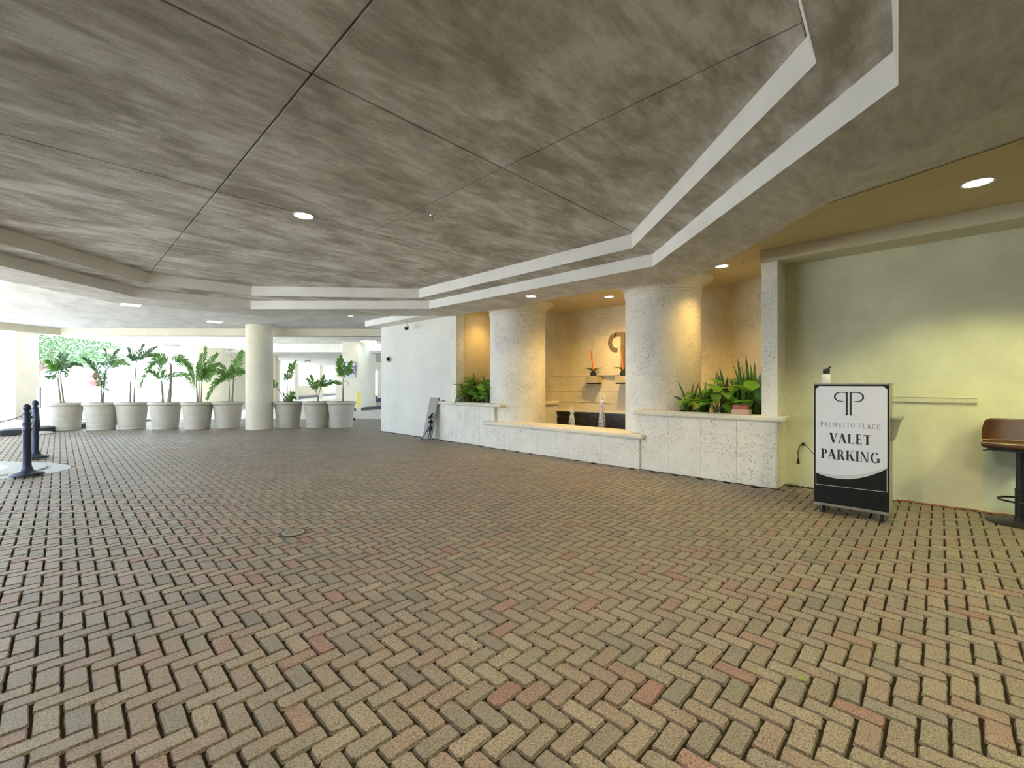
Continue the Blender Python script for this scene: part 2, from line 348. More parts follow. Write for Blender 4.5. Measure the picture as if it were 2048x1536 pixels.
ringface(LOWER, Z1, OUTER, Z1, 'soffit', M['ceil2'], tr)
ringface(OUTER, Z1, OUTER, ZC+.02, 'outer_fascia', M['white'], tr)
ringface(LOWER, Z2, OUTER, ZC, 'ring_top', M['white'], tr)
# outer ceiling: plate with the ring cut out, ending at the edge beam
cx, cy = 2.1, 5.6
BE = [PQ(15.8, -10.3), PQ(16.1, -15.6), PQ(13.2, -17.5), V(-9, 14, 0)]
far_ = [(12, .5), (16.2, 6.2), (14.2, 8.14), (6.5, 15.84), (PQ(16.1, -15.6).x, PQ(16.1, -15.6).y), (-9, 13), (-9, 0), (-4, -5)]
# map each ring vertex to a far vertex (same winding)
ring_i = [0, 1, 2, 3, 4, 5, 6, 7]
farp = [(14, -4), (14, 8.3), (PQ(15.8, -6).x, PQ(15.8, -6).y), tuple(PQ(15.9, -15.75))[:2], tuple(PQ(12.3, -16.5))[:2], (-3.9, -1), (-3.5, -5), (5, -5)]
mb = MB(); n_ = 8
mb.add([(x, y, ZC) for x, y in OUTER]+[(x, y, ZC) for x, y in farp]+[(x, y, ZC+.3) for x, y in OUTER]+[(x, y, ZC+.3) for x, y in farp],
       [f for i in range(8) for k in [(i+1) % 8] for f in ((i, k, 8+k, 8+i), (16+i, 24+i, 24+k, 16+k), (8+i, 8+k, 24+k, 24+i))])
mb.obj('ceiling', M['ceil3'], kind='structure')
MB().prism([(-3.9, -5), (14, -5), (14, 10.5), tuple(PQ(17.3, -4))[:2], tuple(PQ(17.3, -21))[:2], (-3.9, 27)], ZC+.9, ZC+5).obj('sun_block_roof', M['conc'], kind='structure')  # unseen block above the ceilings, extended and thickened to shade the far pier
# edge beam along the far side
bm_ = MB(); bm_.add([p+V(0, 0, z) for z in (3.22, ZC+.02) for p in (PQ(15.75, -4), PQ(15.75, -15.72), PQ(16.2, -15.72), PQ(16.2, -4))], [(0, 1, 2, 3), (4, 7, 6, 5), (0, 4, 5, 1), (1, 5, 6, 2), (2, 6, 7, 3), (3, 7, 4, 0)])
bm_.obj('beam', M['cream'], kind='structure')
pa, pb = PQ(15.75, -15.72), PQ(12.3, -16.4)
bm_ = MB(); d_ = V(.35, .35, 0)
bm_.add([p+V(0, 0, z) for z in (3.22, ZC+.02) for p in (pa, pb, pb+d_, pa+d_)], [(0, 1, 2, 3), (4, 7, 6, 5), (0, 4, 5, 1), (1, 5, 6, 2), (2, 6, 7, 3), (3, 7, 4, 0)])
bm_.obj('beam', M['cream'], kind='structure')

# ------------------------------------------------------------------ right-hand walls and the fountain niche
def struct(name, mb, mat, **k): return mb.obj(name, mat, kind='structure', **k)
w_r = struct('wall_right', MB().box((7.6, -5, -.1), (7.9, 1.66, ZC+.1)), M['green'])
struct('beam', MB().box((7.14, -5, 3.27), (7.62, 1.89, ZC+.02)), M['cream'], bevel=.006)
struct('pilaster', MB().box((7.15, 1.66, 0), (7.9, 1.87, 3.27)), M['coral'], bevel=.008)
ww = struct('wall_left', MB().box((7.15, 9.20, 0), (7.45, 12.79, ZC)), M['wall'], bevel=.01)
struct('pilaster', MB().box((7.145, 8.96, 0), (7.45, 9.20, ZC)), M['coral'], bevel=.006)
struct('beam', MB().box((6.66, 9.0, 3.29), (7.2, 12.9, ZC+.02)), M['white'], bevel=.008)
struct('wall_back', MB().box((7.3, 1.70, 0), (9.6, 1.885, ZC)), M['cream'])
struct('wall_back', MB().box((7.4, 8.95, 0), (9.6, 9.2, ZC)), M['niche_lamplit'])
RA, XA, YA = 6.2, 3.5, 5.48
def arcx(y): return XA+math.sqrt(RA*RA-(y-YA)**2)
vs = []; NA = 40
for k in range(NA+1):
    y = 1.7+(9.15-1.7)*k/NA; vs += [(arcx(y), y, -.1), (arcx(y), y, ZC+.05), (arcx(y)+.3, y, -.1), (arcx(y)+.3, y, ZC+.05)]
fs = []
for k in range(NA): a = 4*k; b = a+4; fs += [(a, a+1, b+1, b), (a+2, b+2, b+3, a+3), (a+1, a+3, b+3, b+1)]
aw = struct('wall_front', MB().add(vs, fs), M['coral_lamplit'], smooth=True)
aw.name = 'wall_niche'
# course joints and the recessed panel frame on the curved wall
for z in (1.02, 1.32, 1.70):
    mb = MB(); a_, b_ = (4.6, 9.0)
    pts = [(arcx(a_+(b_-a_)*k/14)-.004, a_+(b_-a_)*k/14, z) for k in range(15)]; mb.tube(pts, .006, 5); mb.obj('wall_joint', M['cream'], aw)
fr = MB()
for a, b in (((9.60, 4.53, 1.72), (9.66, 6.43, 1.745)), ((9.58, 4.53, 2.735), (9.66, 6.43, 2.76)), ((9.58, 6.405, 1.72), (9.66, 6.43, 2.76)), ((9.60, 4.53, 1.72), (9.66, 4.555, 2.76))): fr.box(a, b)
fr.obj('panel_frame', M['cream'], aw)
MB().box((9.60, 4.55, 1.745), (9.68, 6.41, 2.74)).obj('recessed_panel', M['coral_lamplit'], aw)
# niche ceiling is the outer ceiling; thin skin below it has the lamp yellow in its colour
mb = MB(); mb.prism([(6.95, 1.89), (6.95, 8.95), (9.1, 8.95), (9.7, 6.5), (9.75, 5), (9.1, 2.2), (8.9, 1.89)], ZC-.012, ZC-.004)
struct('ceiling', mb, M['ceil_lamplit'])
struct('ceiling', MB().prism([(3.9, -4.9), (7.14, -4.9), (7.14, 1.89), (6.95, 1.89), (6.95, 2.5), (6.1, 1.8)], ZC-.012, ZC-.004), M['ceil_lamplit'])  # second skin, lamp yellow again put into its colour

def gridcap(mb, a, b, z0, z1): mb.box((a[0], a[1], z0), (b[0], b[1], z1))
# two tall planters and the low fountain wall between them
def planter(name, y0, y1, label, side_y, zt, yside0, yside1):
    t = empty(name, (7.14, y0, 0)); tag(t, label, 'planter'); off = V(7.14, y0, 0)
    def part(n_, a, b, mat, bev=.006, seg=2):
        return MB().box(Vector(a)-off, Vector(b)-off).obj(n_, mat, t, bevel=bev, seg=seg)
    ys_ = sorted([y0, y1]); nb = 4; L_ = (ys_[1]-ys_[0])/nb
    for k in range(nb): part('stone_slab', (7.14, ys_[0]+L_*k+.001, 0), (7.32, ys_[0]+L_*(k+1)-.001, zt-.1), M['coral'], .003, 1)
    part('side_wall', (7.32, side_y[0], 0), (arcx(sum(side_y)/2), side_y[1], zt-.1), M['coral'])
    part('cap', (7.085, yside0, zt-.1), (7.36, yside1, zt-.012), M['cap'], .03, 3)
    part('side_cap', (7.36, side_y[0]-.06, zt-.1), (arcx(sum(side_y)/2), side_y[1]+.04, zt-.012), M['cap'], .02, 2)
    part('soil', (7.3, ys_[0]+.22, .0), (8.4, ys_[1]-.1, zt-.10), M['soil'], 0)
    return t
planter('fountain_planter', 1.68, 3.80, 'pale pitted stone planter right of the fountain, holding the larger bank of plants', (3.62, 3.78), 1.055, 1.56, 3.90)
planter('fountain_planter', 7.52, 9.66, 'pale pitted stone planter left of the fountain, beside the white wall', (7.40, 7.56), 1.055, 7.28, 9.90)
fo = empty('fountain', (7.10, 3.8, 0)); tag(fo, 'low stone fountain basin with dark wet back wall and water jets', 'fountain'); off = V(7.10, 3.8, 0)
for k in range(5):
    L_ = (7.79-3.79)/5; MB().box(V(7.10, 3.79+L_*k+.001, 0)-off, V(7.30, 3.79+L_*(k+1)-.001, .53)-off).obj('stone_slab', M['coral'], fo, bevel=.003, seg=1)
MB().box(V(7.04, 3.70, .53)-off, V(7.72, 7.86, .615)-off).obj('cap', M['cap'], fo, bevel=.03, seg=3)
MB().box(V(7.3, 3.8, .0)-off, V(7.66, 7.45, .53)-off).obj('inner_wall', M['tile'], fo)
mb = MB(); mb.prism([(7.6-off.x, 3.72-off.y), (7.6-off.x, 7.42-off.y), (9.2-off.x, 7.42-off.y), (9.55-off.x, 5.5-off.y), (9.3-off.x, 3.72-off.y)], .1, .38); mb.obj('water', M['water'], fo)
rn = random.Random(5)
mb = MB()
for r_ in range(13):
    z = .22+r_*.042; y = 3.75
    while y < 7.42:
        l_ = rn.uniform(.12, .3); y2 = min(7.44, y+l_); dx = rn.uniform(.03, .075)
        mb.add([V(arcx(yy)-dd, yy, zz)-off for zz in (z, z+.038) for yy, dd in ((y, dx), (y2-.004, dx), (y2-.004, 0), (y, 0))], [(0, 3, 2, 1), (4, 5, 6, 7), (0, 1, 5, 4), (1, 2, 6, 5), (2, 3, 7, 6), (3, 0, 4, 7)]); y = y2
o = mb.obj('slate_course', M['tile'], fo, kind='stuff'); o['label'] = 'dark wet stacked slate strips behind the water'
vs = []
for k in range(17):
    y = 3.7+(7.44-3.7)*k/16; vs += [V(arcx(y)-.10, y, .77)-off, V(arcx(y)-.10, y, .81)-off, V(arcx(y), y, .81)-off, V(arcx(y), y, .77)-off]
mb = MB().add(vs, [(4*k+j, 4*k+(j+1) % 4, 4*k+4+(j+1) % 4, 4*k+4+j) for k in range(16) for j in range(4)]); mb.obj('ledge', M['cap'], fo)
for (jx, jy, zt, wd, lab) in ((8.6, 6.34, .92, .085, 'shorter bell of water'), (8.6, 5.51, 1.27, .075, 'taller foaming jet of water'), (8.6, 4.68, .95, .085, 'shorter bell of water')):
    mb = MB(); zb = .38; hh = zt-zb
    prof = [(.014, 0), (.016, hh*.5), (.022, hh*.8), (.034, hh*.93), (.024, hh), (.001, hh*1.01)]
    for i, (r_, z_) in enumerate(prof): prof[i] = (r_*(1.4 if zt > 1 else 1), z_)
    mb.lathe(prof, 14, (jx-off.x, jy-off.y, zb))
    for k in range(16):      # falling strands
        a = 2*PI*k/16+rn.uniform(-.1, .1); rr = wd*rn.uniform(.5, 1.25); h0 = hh*rn.uniform(.82, .97)
        pts = [V(jx+math.cos(a)*rr*t, jy+math.sin(a)*rr*t, zb+h0*(1-(t*t)) if t < 1 else zb)-off for t in (.25, .45, .65, .8, .92, 1.0)]
        mb.tube(pts, [.005, .006, .007, .006, .005, .004], 5)
    for k in range(40):
        a = rn.uniform(0, 2*PI); r_ = rn.uniform(0, .06); z_ = zb+hh*rn.uniform(.75, 1.04); mb.lathe([(.001, -.016), (.017, 0), (.001, .016)], 6, (jx-off.x+r_*math.cos(a), jy-off.y+r_*math.sin(a), z_))
    o = mb.obj('water_jet', M['jet'], fo, smooth=True); o['label'] = lab

# the two stone columns beside the fountain
def fcolumn(x, y, label):
    t = empty('column', (x, y, 0)); t['kind'] = 'structure'; t['label'] = label
    z0 = .615
    MB().lathe([(.685, 0), (.685, .97), (.679, .975), (.685, .98), (.685, 3.16)], 64).obj('shaft', M['coral'], t, smooth=True)
    MB().lathe([(.685, 3.15), (.70, 3.155), (.707, 3.17), (.70, 3.185), (.687, 3.19), (.687, 3.2), (.705, 3.205), (.71, 3.22), (.705, 3.235), (.695, 3.24), (.71, 3.28), (.75, 3.34), (.82, 3.39), (.90, 3.43), (.905, ZC)], 64).obj('capital', M['coral'], t, smooth=True)
    return t
fcolumn(7.90, 7.49, 'left round pitted stone column at the fountain'); fcolumn(8.04, 3.81, 'right round pitted stone column at the fountain')
# plain round column among the potted palms
t = empty('column', (4.68, 16.4, 0)); t['kind'] = 'structure'; t['label'] = 'plain cream round column among the potted palms'
MB().lathe([(.405, 0), (.405, ZC)], 48).obj('shaft', M['cream'], t, smooth=True)

# ------------------------------------------------------------------ behind the camera and the far left (never in view)
struct('wall_back', MB().box((-3.9, -5, 0), (8, -4.8, 3.7)), M['greyboard'])
struct('wall_left', MB().box((-4.1, -5, 0), (-3.9, 5.5, 3.7)), M['greyboard'])  # unseen wall added here, its length set to keep daylight off the far fascias
# corner pier and kerb bed at the far left
struct('pillar', MB().pqbox(16.5, 17.3, qof(-160, 16.5), qof(32, 16.5), -.05, 3.45), M['garaget'])
struct('lintel', MB().pqbox(16.4, 17.4, -25, qof(34, 16.5), 3.45, 4.3), M['gwhite'])
kb = empty('kerb_bed', PQ(13.4, -14.6)); tag(kb, 'dark low kerb around a planting bed at the foot of the far left pier', 'kerb')
o_ = PQ(13.4, -14.6)
def kpts(pp): return [PQ(p, q)-o_ for p, q in pp]
kp = kpts([(12.55, -16.6), (12.77, -14.45), (13.45, -14.2), (16.4, -14.4), (16.4, -20)])
MB().prism([(v.x, v.y) for v in kp], -.02, .16).obj('kerb', M['kerb'], kb, bevel=.02)
kp = kpts([(12.8, -16.6), (12.97, -14.6), (13.5, -14.4), (16.2, -14.6), (16.2, -20)])
MB().prism([(v.x, v.y) for v in kp], .15, .19).obj('pebble_bed', M['graystone'], kb)
# marble entrance step
ps = empty('entrance_step', PQ(7.6, -9.7)); tag(ps, 'polished white marble entrance step with grey stone border at left edge', 'step')
def oval(p0, q0, rp, rq, n=24):
    pts = [(p0+rp*math.cos(t), q0+rq*math.sin(t)) for t in [PI*k/n for k in range(n+1)]]
    pts = pts+[(p0-rp, -17), (p0+rp, -17)]
    return [(v.x, v.y) for v in [PQ(p, q)-PQ(7.6, -9.7) for p, q in pts]]
MB().prism(oval(7.62, -9.75, 1.02, 2.1), -.02, .003).obj('paving_border', M['graystone'], ps)
MB().prism(oval(7.62, -9.9, .92, 1.85), -.02, .03).obj('step_border', M['graystone'], ps, bevel=.01)
MB().prism(oval(7.62, -10.0, .62, 1.35), 0, .034).obj('marble_slab', M['marble'], ps)

# ------------------------------------------------------------------ garage beyond the edge beam
G0 = 16.2
struct('ceiling', MB().pqbox(G0, 26.3, -13.3, 22, 3.86, 4.0), M['ceil3'])
struct('ceiling', MB().pqbox(21.5, 31, -22.5, -13.3, 3.9, 4.0), M['gwhite'])
struct('ceiling', MB().pqbox(26.3, 64, -24, 30, 3.36, 3.5), M['ceil3'])
struct('beam', MB().pqbox(25.8, 26.4, qof(500, 26), qof(685, 26), 3.36, 3.9), M['gwhite'])
struct('beam', MB().pqbox(23.6, 24.6, -13.3, qof(491, 24), 3.86, 4.9), M['gwhite'])
struct('wall_garage', MB().pqbox(24, 30, qof(361, 24), qof(395, 24), 0, 3.62), M['garage'])
struct('beam', MB().pqbox(24.2, 24.6, qof(361, 24), qof(495, 24), 3.5, 3.9), M['gwhite'])
struct('wall_garage', MB().pqbox(29, 29.3, qof(385, 29), qof(552, 29), 0, 3.4), M['garaget'])
struct('baseboard_garage', MB().pqbox(28.8, 29, qof(385, 29), qof(545, 29), 0, .3), M['kerb'])
pier = struct('pillar', MB().pqbox(24.5, 27.6, qof(685, 24.5), qof(718, 24.5), .0, 3.86), M['garage'])
struct('lintel', MB().pqbox(24.5, 24.9, qof(718, 24.5), qof(775, 24.5), 3.76, 3.86), M['garaget'])
struct('pillar', MB().pqbox(34, 34.6, qof(545, 34), qof(553, 34), 0, 3.36), M['garage'])
for u0, u1, P_ in ((582, 590, 40), (634, 640, 44), (620, 634, 60), (671, 684, 44), (755, 775, 40)):
    struct('pillar', MB().pqbox(P_, P_+.7, qof(u0, P_), qof(u1, P_), 0, 3.36), M['garage'])
a0, a1 = atP(580, 768, 41), atP(675, 768, 60)
lw = MB(); d_ = V(-.3, .3, 0)
def seg_wall(mb, a, b, th, z0, z1):
    dd = (b-a).normalized(); nn = V(-dd.y, dd.x, 0)*th; mb.prism([(v.x, v.y) for v in (a, b, b+nn, a+nn)], z0, z1)
seg_wall(lw, a0, a1, .3, 0, 1.35); struct('wall_garage', lw, M['garaget'])
lw = MB(); seg_wall(lw, a0+V(0, -.12, 0), a1+V(0, -.12, 0), .1, 0, .28); struct('baseboard_garage', lw, M['kerb'])
lw = MB(); ka, kb_ = PQ(24.3, qof(706, 24.3)), PQ(28.2, -6.6); seg_wall(lw, ka, kb_, .35, 0, .17); struct('kerb', lw, M['kerb'])
struct('kerb', MB().pqbox(44, 44.5, qof(736, 44), qof(754, 44), .0, .3), M['kerb'])
struct('kerb', MB().pqbox(34, 34.5, qof(752, 34), qof(775, 34), .12, .40), M['navy'])
struct('beam', MB().pqbox(38, 38.6, qof(735, 38), qof(775, 38), 2.75, 3.4), M['garage'])
# vertical mullions in the far opening
for u_ in (606, 612, 618):
    struct('mullion', MB().pqbox(62, 62.1, qof(u_, 62), qof(u_+1.2, 62), 0, 3.36), M['garaget'])

# ------------------------------------------------------------------ potted palms
def frond(parent, origin, p0, pc, p1, leaf_len=.20, nl=18, mat=None, seed=0, t0=.15):
    rd = random.Random(seed); mb = MB(); pts = []
    for k in range(9):
        t = k/8; pts.append(p0*(1-t)**2+pc*2*t*(1-t)+p1*t*t-origin)
    nl = int(nl*1.45) if nl > 4 else nl; mb.tube(pts, [.009-.0075*k/8 for k in range(9)], 4, False)
    L = sum((pts[i+1]-pts[i]).length for i in range(8)); pl = V(rd.uniform(-.35, .35), rd.uniform(-.35, .35), 0)
    for k in range(nl):
        t = t0+(1-t0)*(k+.5)/nl; i = min(7, int(t*8)); f_ = t*8-i; p = pts[i].lerp(pts[i+1], f_); tg = (pts[min(i+1, 8)]-pts[max(i-1, 0)]).normalized()
        side = tg.cross(FW+pl).normalized()
        prof = math.sin(PI*min(1, .25+.75*t)**.9)*.55+.5
        for sg in (-1, 1):
            ll = leaf_len*prof*rd.uniform(.8, 1.12)
            d = (side*sg*(.85-.45*t)+tg*(.6+.5*t)+FW*rd.uniform(-.45, .45)+V(0, 0, -.12)).normalized()
            wv = d.cross(FW+V(0, 0, rd.uniform(-.5, .5))).normalized()*(.017+.005*rd.random())
            mid = p+d*ll*.5; tip = p+d*ll+V(0, 0, -ll*.16)
            mb.add([p-wv*.35, p+wv*.35, mid+wv, mid-wv, tip], [(0, 1, 2, 3), (3, 2, 4)])
    return mb.obj('frond', mat or M['frond'], parent)
pot_me = {}
def pot_meshes():
    h = .90
    MB_ = MB().lathe([(0, 0), (.345, 0), (.358, .012), (.362, .075), (.354, .08), (.354, .095), (.364, .10), (.367, .135), (.359, .14), (.359, .155), (.369, .16), (.372, .195), (.365, .20), (.368, .215), (.396, .46), (.390, .465), (.390, .475), (.398, .48), (.437, .80), (.42, .80), (.40, .76), (.0, .76)], 48)
    pot_me['body'] = MB_.mesh('pot_body', smooth=True)
    pot_me['rim'] = MB().lathe([(.430, .79), (.452, .795), (.476, .815), (.486, .84), (.480, .87), (.462, .893), (.436, .897), (.42, .88), (.42, .79)], 48).mesh('pot_rim', smooth=True)
    pot_me['soil'] = MB().lathe([(0, .80), (.2, .81), (.42, .79)], 24).mesh('soil', smooth=True)
    for k, m_ in (('body', 'pot'), ('rim', 'pot'), ('soil', 'soil')): pot_me[k].materials.append(M[m_])
pot_meshes()
# each palm: pot centre pixel, ground row, [stems as (u,v) chains with radii], [fronds: from, bend, to (u,v), leaf length, count]
PALMS = [
 (131, 862, 'leftmost potted palm of the row, dense dark green crown on thin pale stems',
  [[(123, 812), (119, 785), (116, 760), (117, 742)], [(128, 812), (125, 785), (122, 765), (121, 742)]],
  [((118, 748), (104, 742), (88, 744), 9, 14), ((118, 748), (106, 728), (96, 722), 12, 16), ((119, 748), (110, 722), (103, 712), 12, 16), ((120, 748), (121, 722), (122, 708), 12, 16), ((121, 748), (128, 722), (134, 709), 12, 15), ((121, 745), (140, 720), (163, 731), 10, 15), ((121, 746), (130, 735), (132, 754), 9, 11), ((118, 750), (104, 756), (93, 753), 8, 10), ((119, 745), (112, 735), (108, 730), 11, 12)], 'frondd'),
 (203, 861, 'second potted palm from the left, one tall pale green fan leaning right',
  [[(203, 812), (203, 790), (202, 770), (201, 752)], [(207, 812), (207, 790), (207, 770), (209, 752), (215, 737)]],
  [((202, 768), (202, 735), (168, 716), 12, 22), ((206, 782), (212, 768), (211, 742), 12, 16), ((204, 775), (198, 765), (188, 748), 10, 12), ((215, 737), (212, 715), (211, 700), 11, 12), ((215, 737), (226, 714), (235, 700), 10, 14), ((215, 737), (238, 716), (258, 730), 10, 16), ((215, 737), (232, 724), (245, 722), 11, 12), ((214, 738), (206, 722), (194, 727), 5, 10)], 'frondd'),
 (264, 859, 'third potted palm from the left, bare stub beside one tall sparse stem',
  [[(260.5, 812), (260.5, 790), (261, 765), (261.5, 758)], [(268, 812), (269, 780), (271, 750), (273, 722)]],
  [((273, 724), (280, 708), (312, 694), 10, 15), ((273, 724), (262, 712), (258, 697), 10, 11), ((273, 724), (275, 708), (287, 690), 10, 12), ((273, 724), (268, 716), (257, 711), 6, 9), ((273, 722), (288, 712), (303, 701), 8, 11)], 'frondd'),
 (331, 859, 'fourth potted palm from the left, widest, long fronds drooping both sides',
  [[(326, 812), (325, 785), (323, 762)], [(336, 812), (339, 785), (341, 762), (341, 728)], [(339, 812), (341, 785), (343, 758), (343, 728)]],
  [((341, 730), (308, 690), (280, 775), 13, 26), ((341, 728), (322, 702), (292, 712), 11, 20), ((341, 728), (318, 712), (298, 735), 11, 18), ((343, 728), (372, 700), (388, 760), 13, 24), ((343, 728), (356, 706), (364, 712), 10, 12), ((343, 730), (375, 715), (384, 738), 12, 18), ((324, 764), (345, 742), (380, 750), 11, 18), ((323, 764), (312, 742), (300, 742), 11, 16), ((323, 764), (319, 738), (321, 722), 10, 14), ((324, 762), (328, 748), (330, 738), 8, 10), ((343, 724), (336, 705), (330, 681), 1, 3)], 'frond'),
 (395, 859, 'fifth potted palm from the left, tall bright green fronds rising from three stems',
  [[(395, 812), (394, 790), (393, 770), (393, 745)], [(397.5, 812), (398, 785), (398, 765)], [(402, 812), (403, 785), (404, 762)]],
  [((394, 778), (385, 765), (372, 752), 10, 12), ((404, 765), (404, 735), (411, 694), 12, 18), ((404, 765), (398, 735), (402, 710), 12, 16), ((404, 765), (397, 745), (396, 727), 10, 14), ((404, 764), (414, 728), (433, 708), 12, 18), ((404, 764), (412, 738), (436, 728), 12, 18), ((398, 768), (398, 750), (404, 742), 10, 12), ((404, 764), (420, 752), (430, 742), 10, 14)], 'frond'),
 (456, 857, 'potted palm just left of the round column, upright fan above arching fronds',
  [[(458, 810), (458.5, 785), (458, 764)], [(464, 810), (465.5, 785), (467, 760), (468, 750)]],
  [((458, 764), (436, 742), (414, 798), 11, 24), ((458, 764), (446, 736), (415, 742), 11, 18), ((458, 764), (452, 742), (440, 727), 10, 13), ((458, 764), (462, 745), (465, 730), 10, 14), ((459, 763), (468, 748), (466, 735), 9, 11), ((468, 752), (472, 728), (484, 702), 14, 18), ((468, 752), (478, 742), (489, 744), 10, 13), ((468, 752), (462, 730), (460, 694), 2, 4), ((467, 752), (464, 742), (462, 735), 8, 9)], 'frond'),
 (577, 856, 'potted palm just right of the round column, sparse with low bright fan',
  [[(572, 808), (574, 785), (575, 764)], [(571, 808), (567, 798), (557, 778)]],
  [((557, 779), (545, 762), (520, 752), 11, 15), ((575, 764), (578, 745), (591, 722), 9, 14), ((575, 764), (571, 755), (569, 748), 8, 8), ((575, 762), (580, 742), (580, 728), 9, 9), ((573, 806), (579, 780), (590, 785), 9, 10), ((573, 806), (582, 790), (589, 795), 9, 10), ((573, 806), (582, 798), (586, 806), 8, 9), ((573, 806), (570, 792), (566, 786), 5, 7)], 'frond'),
 (635, 856, 'eighth potted palm from the left, low forked stem with one wide frond',
  [[(636, 808), (636, 795), (632, 782)], [(636, 808), (637, 792), (641, 776)]],
  [((632, 783), (626, 768), (614, 757), 9, 14), ((633, 783), (628, 765), (622, 751), 9, 12), ((640, 778), (650, 758), (681, 766), 11, 18), ((640, 778), (643, 765), (648, 750), 9, 11), ((633, 782), (634, 770), (636, 762), 8, 9)], 'frond'),
 (683, 856, 'ninth potted palm, rightmost of the row, slim single stem in front of the traffic sign',
  [[(686, 808), (686, 780), (687, 760), (688, 752)]],
  [((687, 756), (675, 735), (677, 718), 10, 15), ((688, 756), (688, 735), (682, 712), 10, 14), ((688, 754), (696, 738), (703, 724), 10, 14), ((687, 756), (681, 745), (680, 735), 9, 10), ((688, 752), (698, 742), (704, 742), 6, 9), ((688, 762), (696, 760), (698, 773), 1, 4)], 'frond')]
for ip, (u, v, lab, stems, fronds, fm) in enumerate(PALMS):
    g0 = atZ(u, v+1, 0); p_ = (g0.x+g0.y)/S2+.38; c = atP(u, 768, p_); c.z = 0
    t = empty('potted_palm', c); tag(t, lab, 'plant', 'potted palms in a row')
    pt = link('pot', pot_me['body'], None, t); pt.rotation_euler.z = ip
    link('pot_rim', pot_me['rim'], None, pt); link('soil', pot_me['soil'], None, pt)
    ks = 0
    for ch in stems:
        r0 = .026 if len(ch) < 4 else .03
        if ip == 3: r0 = .045
        dp = random.uniform(-.08, .08); pts = [atP(a, b, p_+dp)-c for a, b in ch]; pts[0].z = .78
        MB().tube(pts, [r0*(1-.6*k/(len(pts)-1)) for k in range(len(pts))], 8).obj('stem', M['trunk'], t, smooth=True)
    for k, (a, b, cc, ll, nl) in enumerate(fronds):
        rd = random.Random(ip*31+k); d1 = rd.uniform(-.35, .35)
        frond(t, c, atP(*a, p_), atP(*b, p_+d1*.5), atP(*cc, p_+d1), ll*p_/880*1.15, nl, M[fm if rd.random() < .8 else 'frond'], ip*100+k, .3 if nl < 6 else .12)

# ------------------------------------------------------------------ posts, sign stand, chain
def bollard(x, y, label):
    t = empty('stanchion', (x, y, .03)); tag(t, label, 'post')
    MB().lathe([(0, 0), (.20, 0), (.205, .012), (.195, .03), (.14, .05), (.09, .065), (.07, .09), (.058, .14), (0, .14)], 32).obj('base', M['bluemetal'], t, smooth=True)
    MB().lathe([(.056, .12), (.052, .2), (.050, .70), (.058, .715), (.058, .74), (.05, .75), (.05, .80), (.062, .81), (.062, .83), (.048, .84), (.045, .97), (.056, .98), (.056, 1.0), (.04, 1.01), (.03, 1.03)], 20).obj('pole', M['bluemetal'], t, smooth=True)
    MB().lathe([(.001, 1.02), (.03, 1.03), (.048, 1.06), (.052, 1.085), (.045, 1.115), (.025, 1.14), (.001, 1.148)], 20).obj('finial', M['bluemetal'], t, smooth=True)
    for a in (0, PI):
        mb = MB(); d = V(math.cos(a-PI/4), math.sin(a-PI/4), 0)
        mb.tube([d*.05+V(0, 0, .93), d*.075+V(0, 0, .95), d*.085+V(0, 0, .93), d*.07+V(0, 0, .91)], .008, 6); mb.obj('chain_hook', M['bluemetal'], t)
    return t
b1, b2 = (-.43+.06, 10.56+.05), (-.39+.05, 12.86+.1)
bollard(*b1, 'dark blue metal post with round finial, standing nearer on the marble step')
bollard(*b2, 'dark blue metal post with round finial, behind the nearer post on the marble step')
def chain(a, b, sag, label, group):
    n_ = int((b-a).length/.045); mb = MB()
    for k in range(n_):
        t_ = k/n_; p = a.lerp(b, t_)+V(0, 0, -4*sag*t_*(1-t_)); t2 = (k+1)/n_; q = a.lerp(b, t2)+V(0, 0, -4*sag*t2*(1-t2)); d = (q-p)*.62; s_ = d.cross(V(0, 0, 1) if k % 2 else FW).normalized()*.012
        ct = (p+q)/2; mb.tube([ct-d+s_*.3, ct-d*.5+s_, ct+d*.5+s_, ct+d+s_*.3, ct+d-s_*.3, ct+d*.5-s_, ct-d*.5-s_, ct-d-s_*.3, ct-d+s_*.3], .0045, 4, False)
    o = mb.obj('chain', M['bluemetal']); tag(o, label, 'chain')
chain(V(b1[0], b1[1], .95), V(b2[0], b2[1], .95), .28, 'dark chain sagging between the two metal posts', None)
chain(V(b2[0], b2[1], .95)+V(-.06, 0, 0), V(b2[0], b2[1], .95)+PQ(.6, -2.6), .25, 'dark chain running left from the rear metal post out of frame', None)
pp = atP(76, 768, 13.4); pp.z = 0
t = empty('sign_stand', pp); tag(t, 'slim portable sign stand seen edge-on between the posts and the first pot', 'sign')
MB().lathe([(0, 0), (.34, 0), (.35, .02), (.3, .05), (.08, .08), (0, .09)], 28).obj('base', M['graystone'], t, smooth=True)
MB().tube([(0, 0, .06), (0, 0, .35), (0, 0, .8)], [.06, .045, .025], 12).obj('pole', M['bluemetal'], t, smooth=True)
mb = MB(); a_ = atP(72.5, 817, 13.4)-pp; b_ = atP(79.5, 774, 13.4)-pp; mb.prism([(a_.x, a_.y), (b_.x, b_.y), (b_.x+.03, b_.y+.03), (a_.x+.03, a_.y+.03)], a_.z, b_.z); mb.obj('sign_panel', simple('faded_pink_panel', (.42, .34, .36), .5), t)

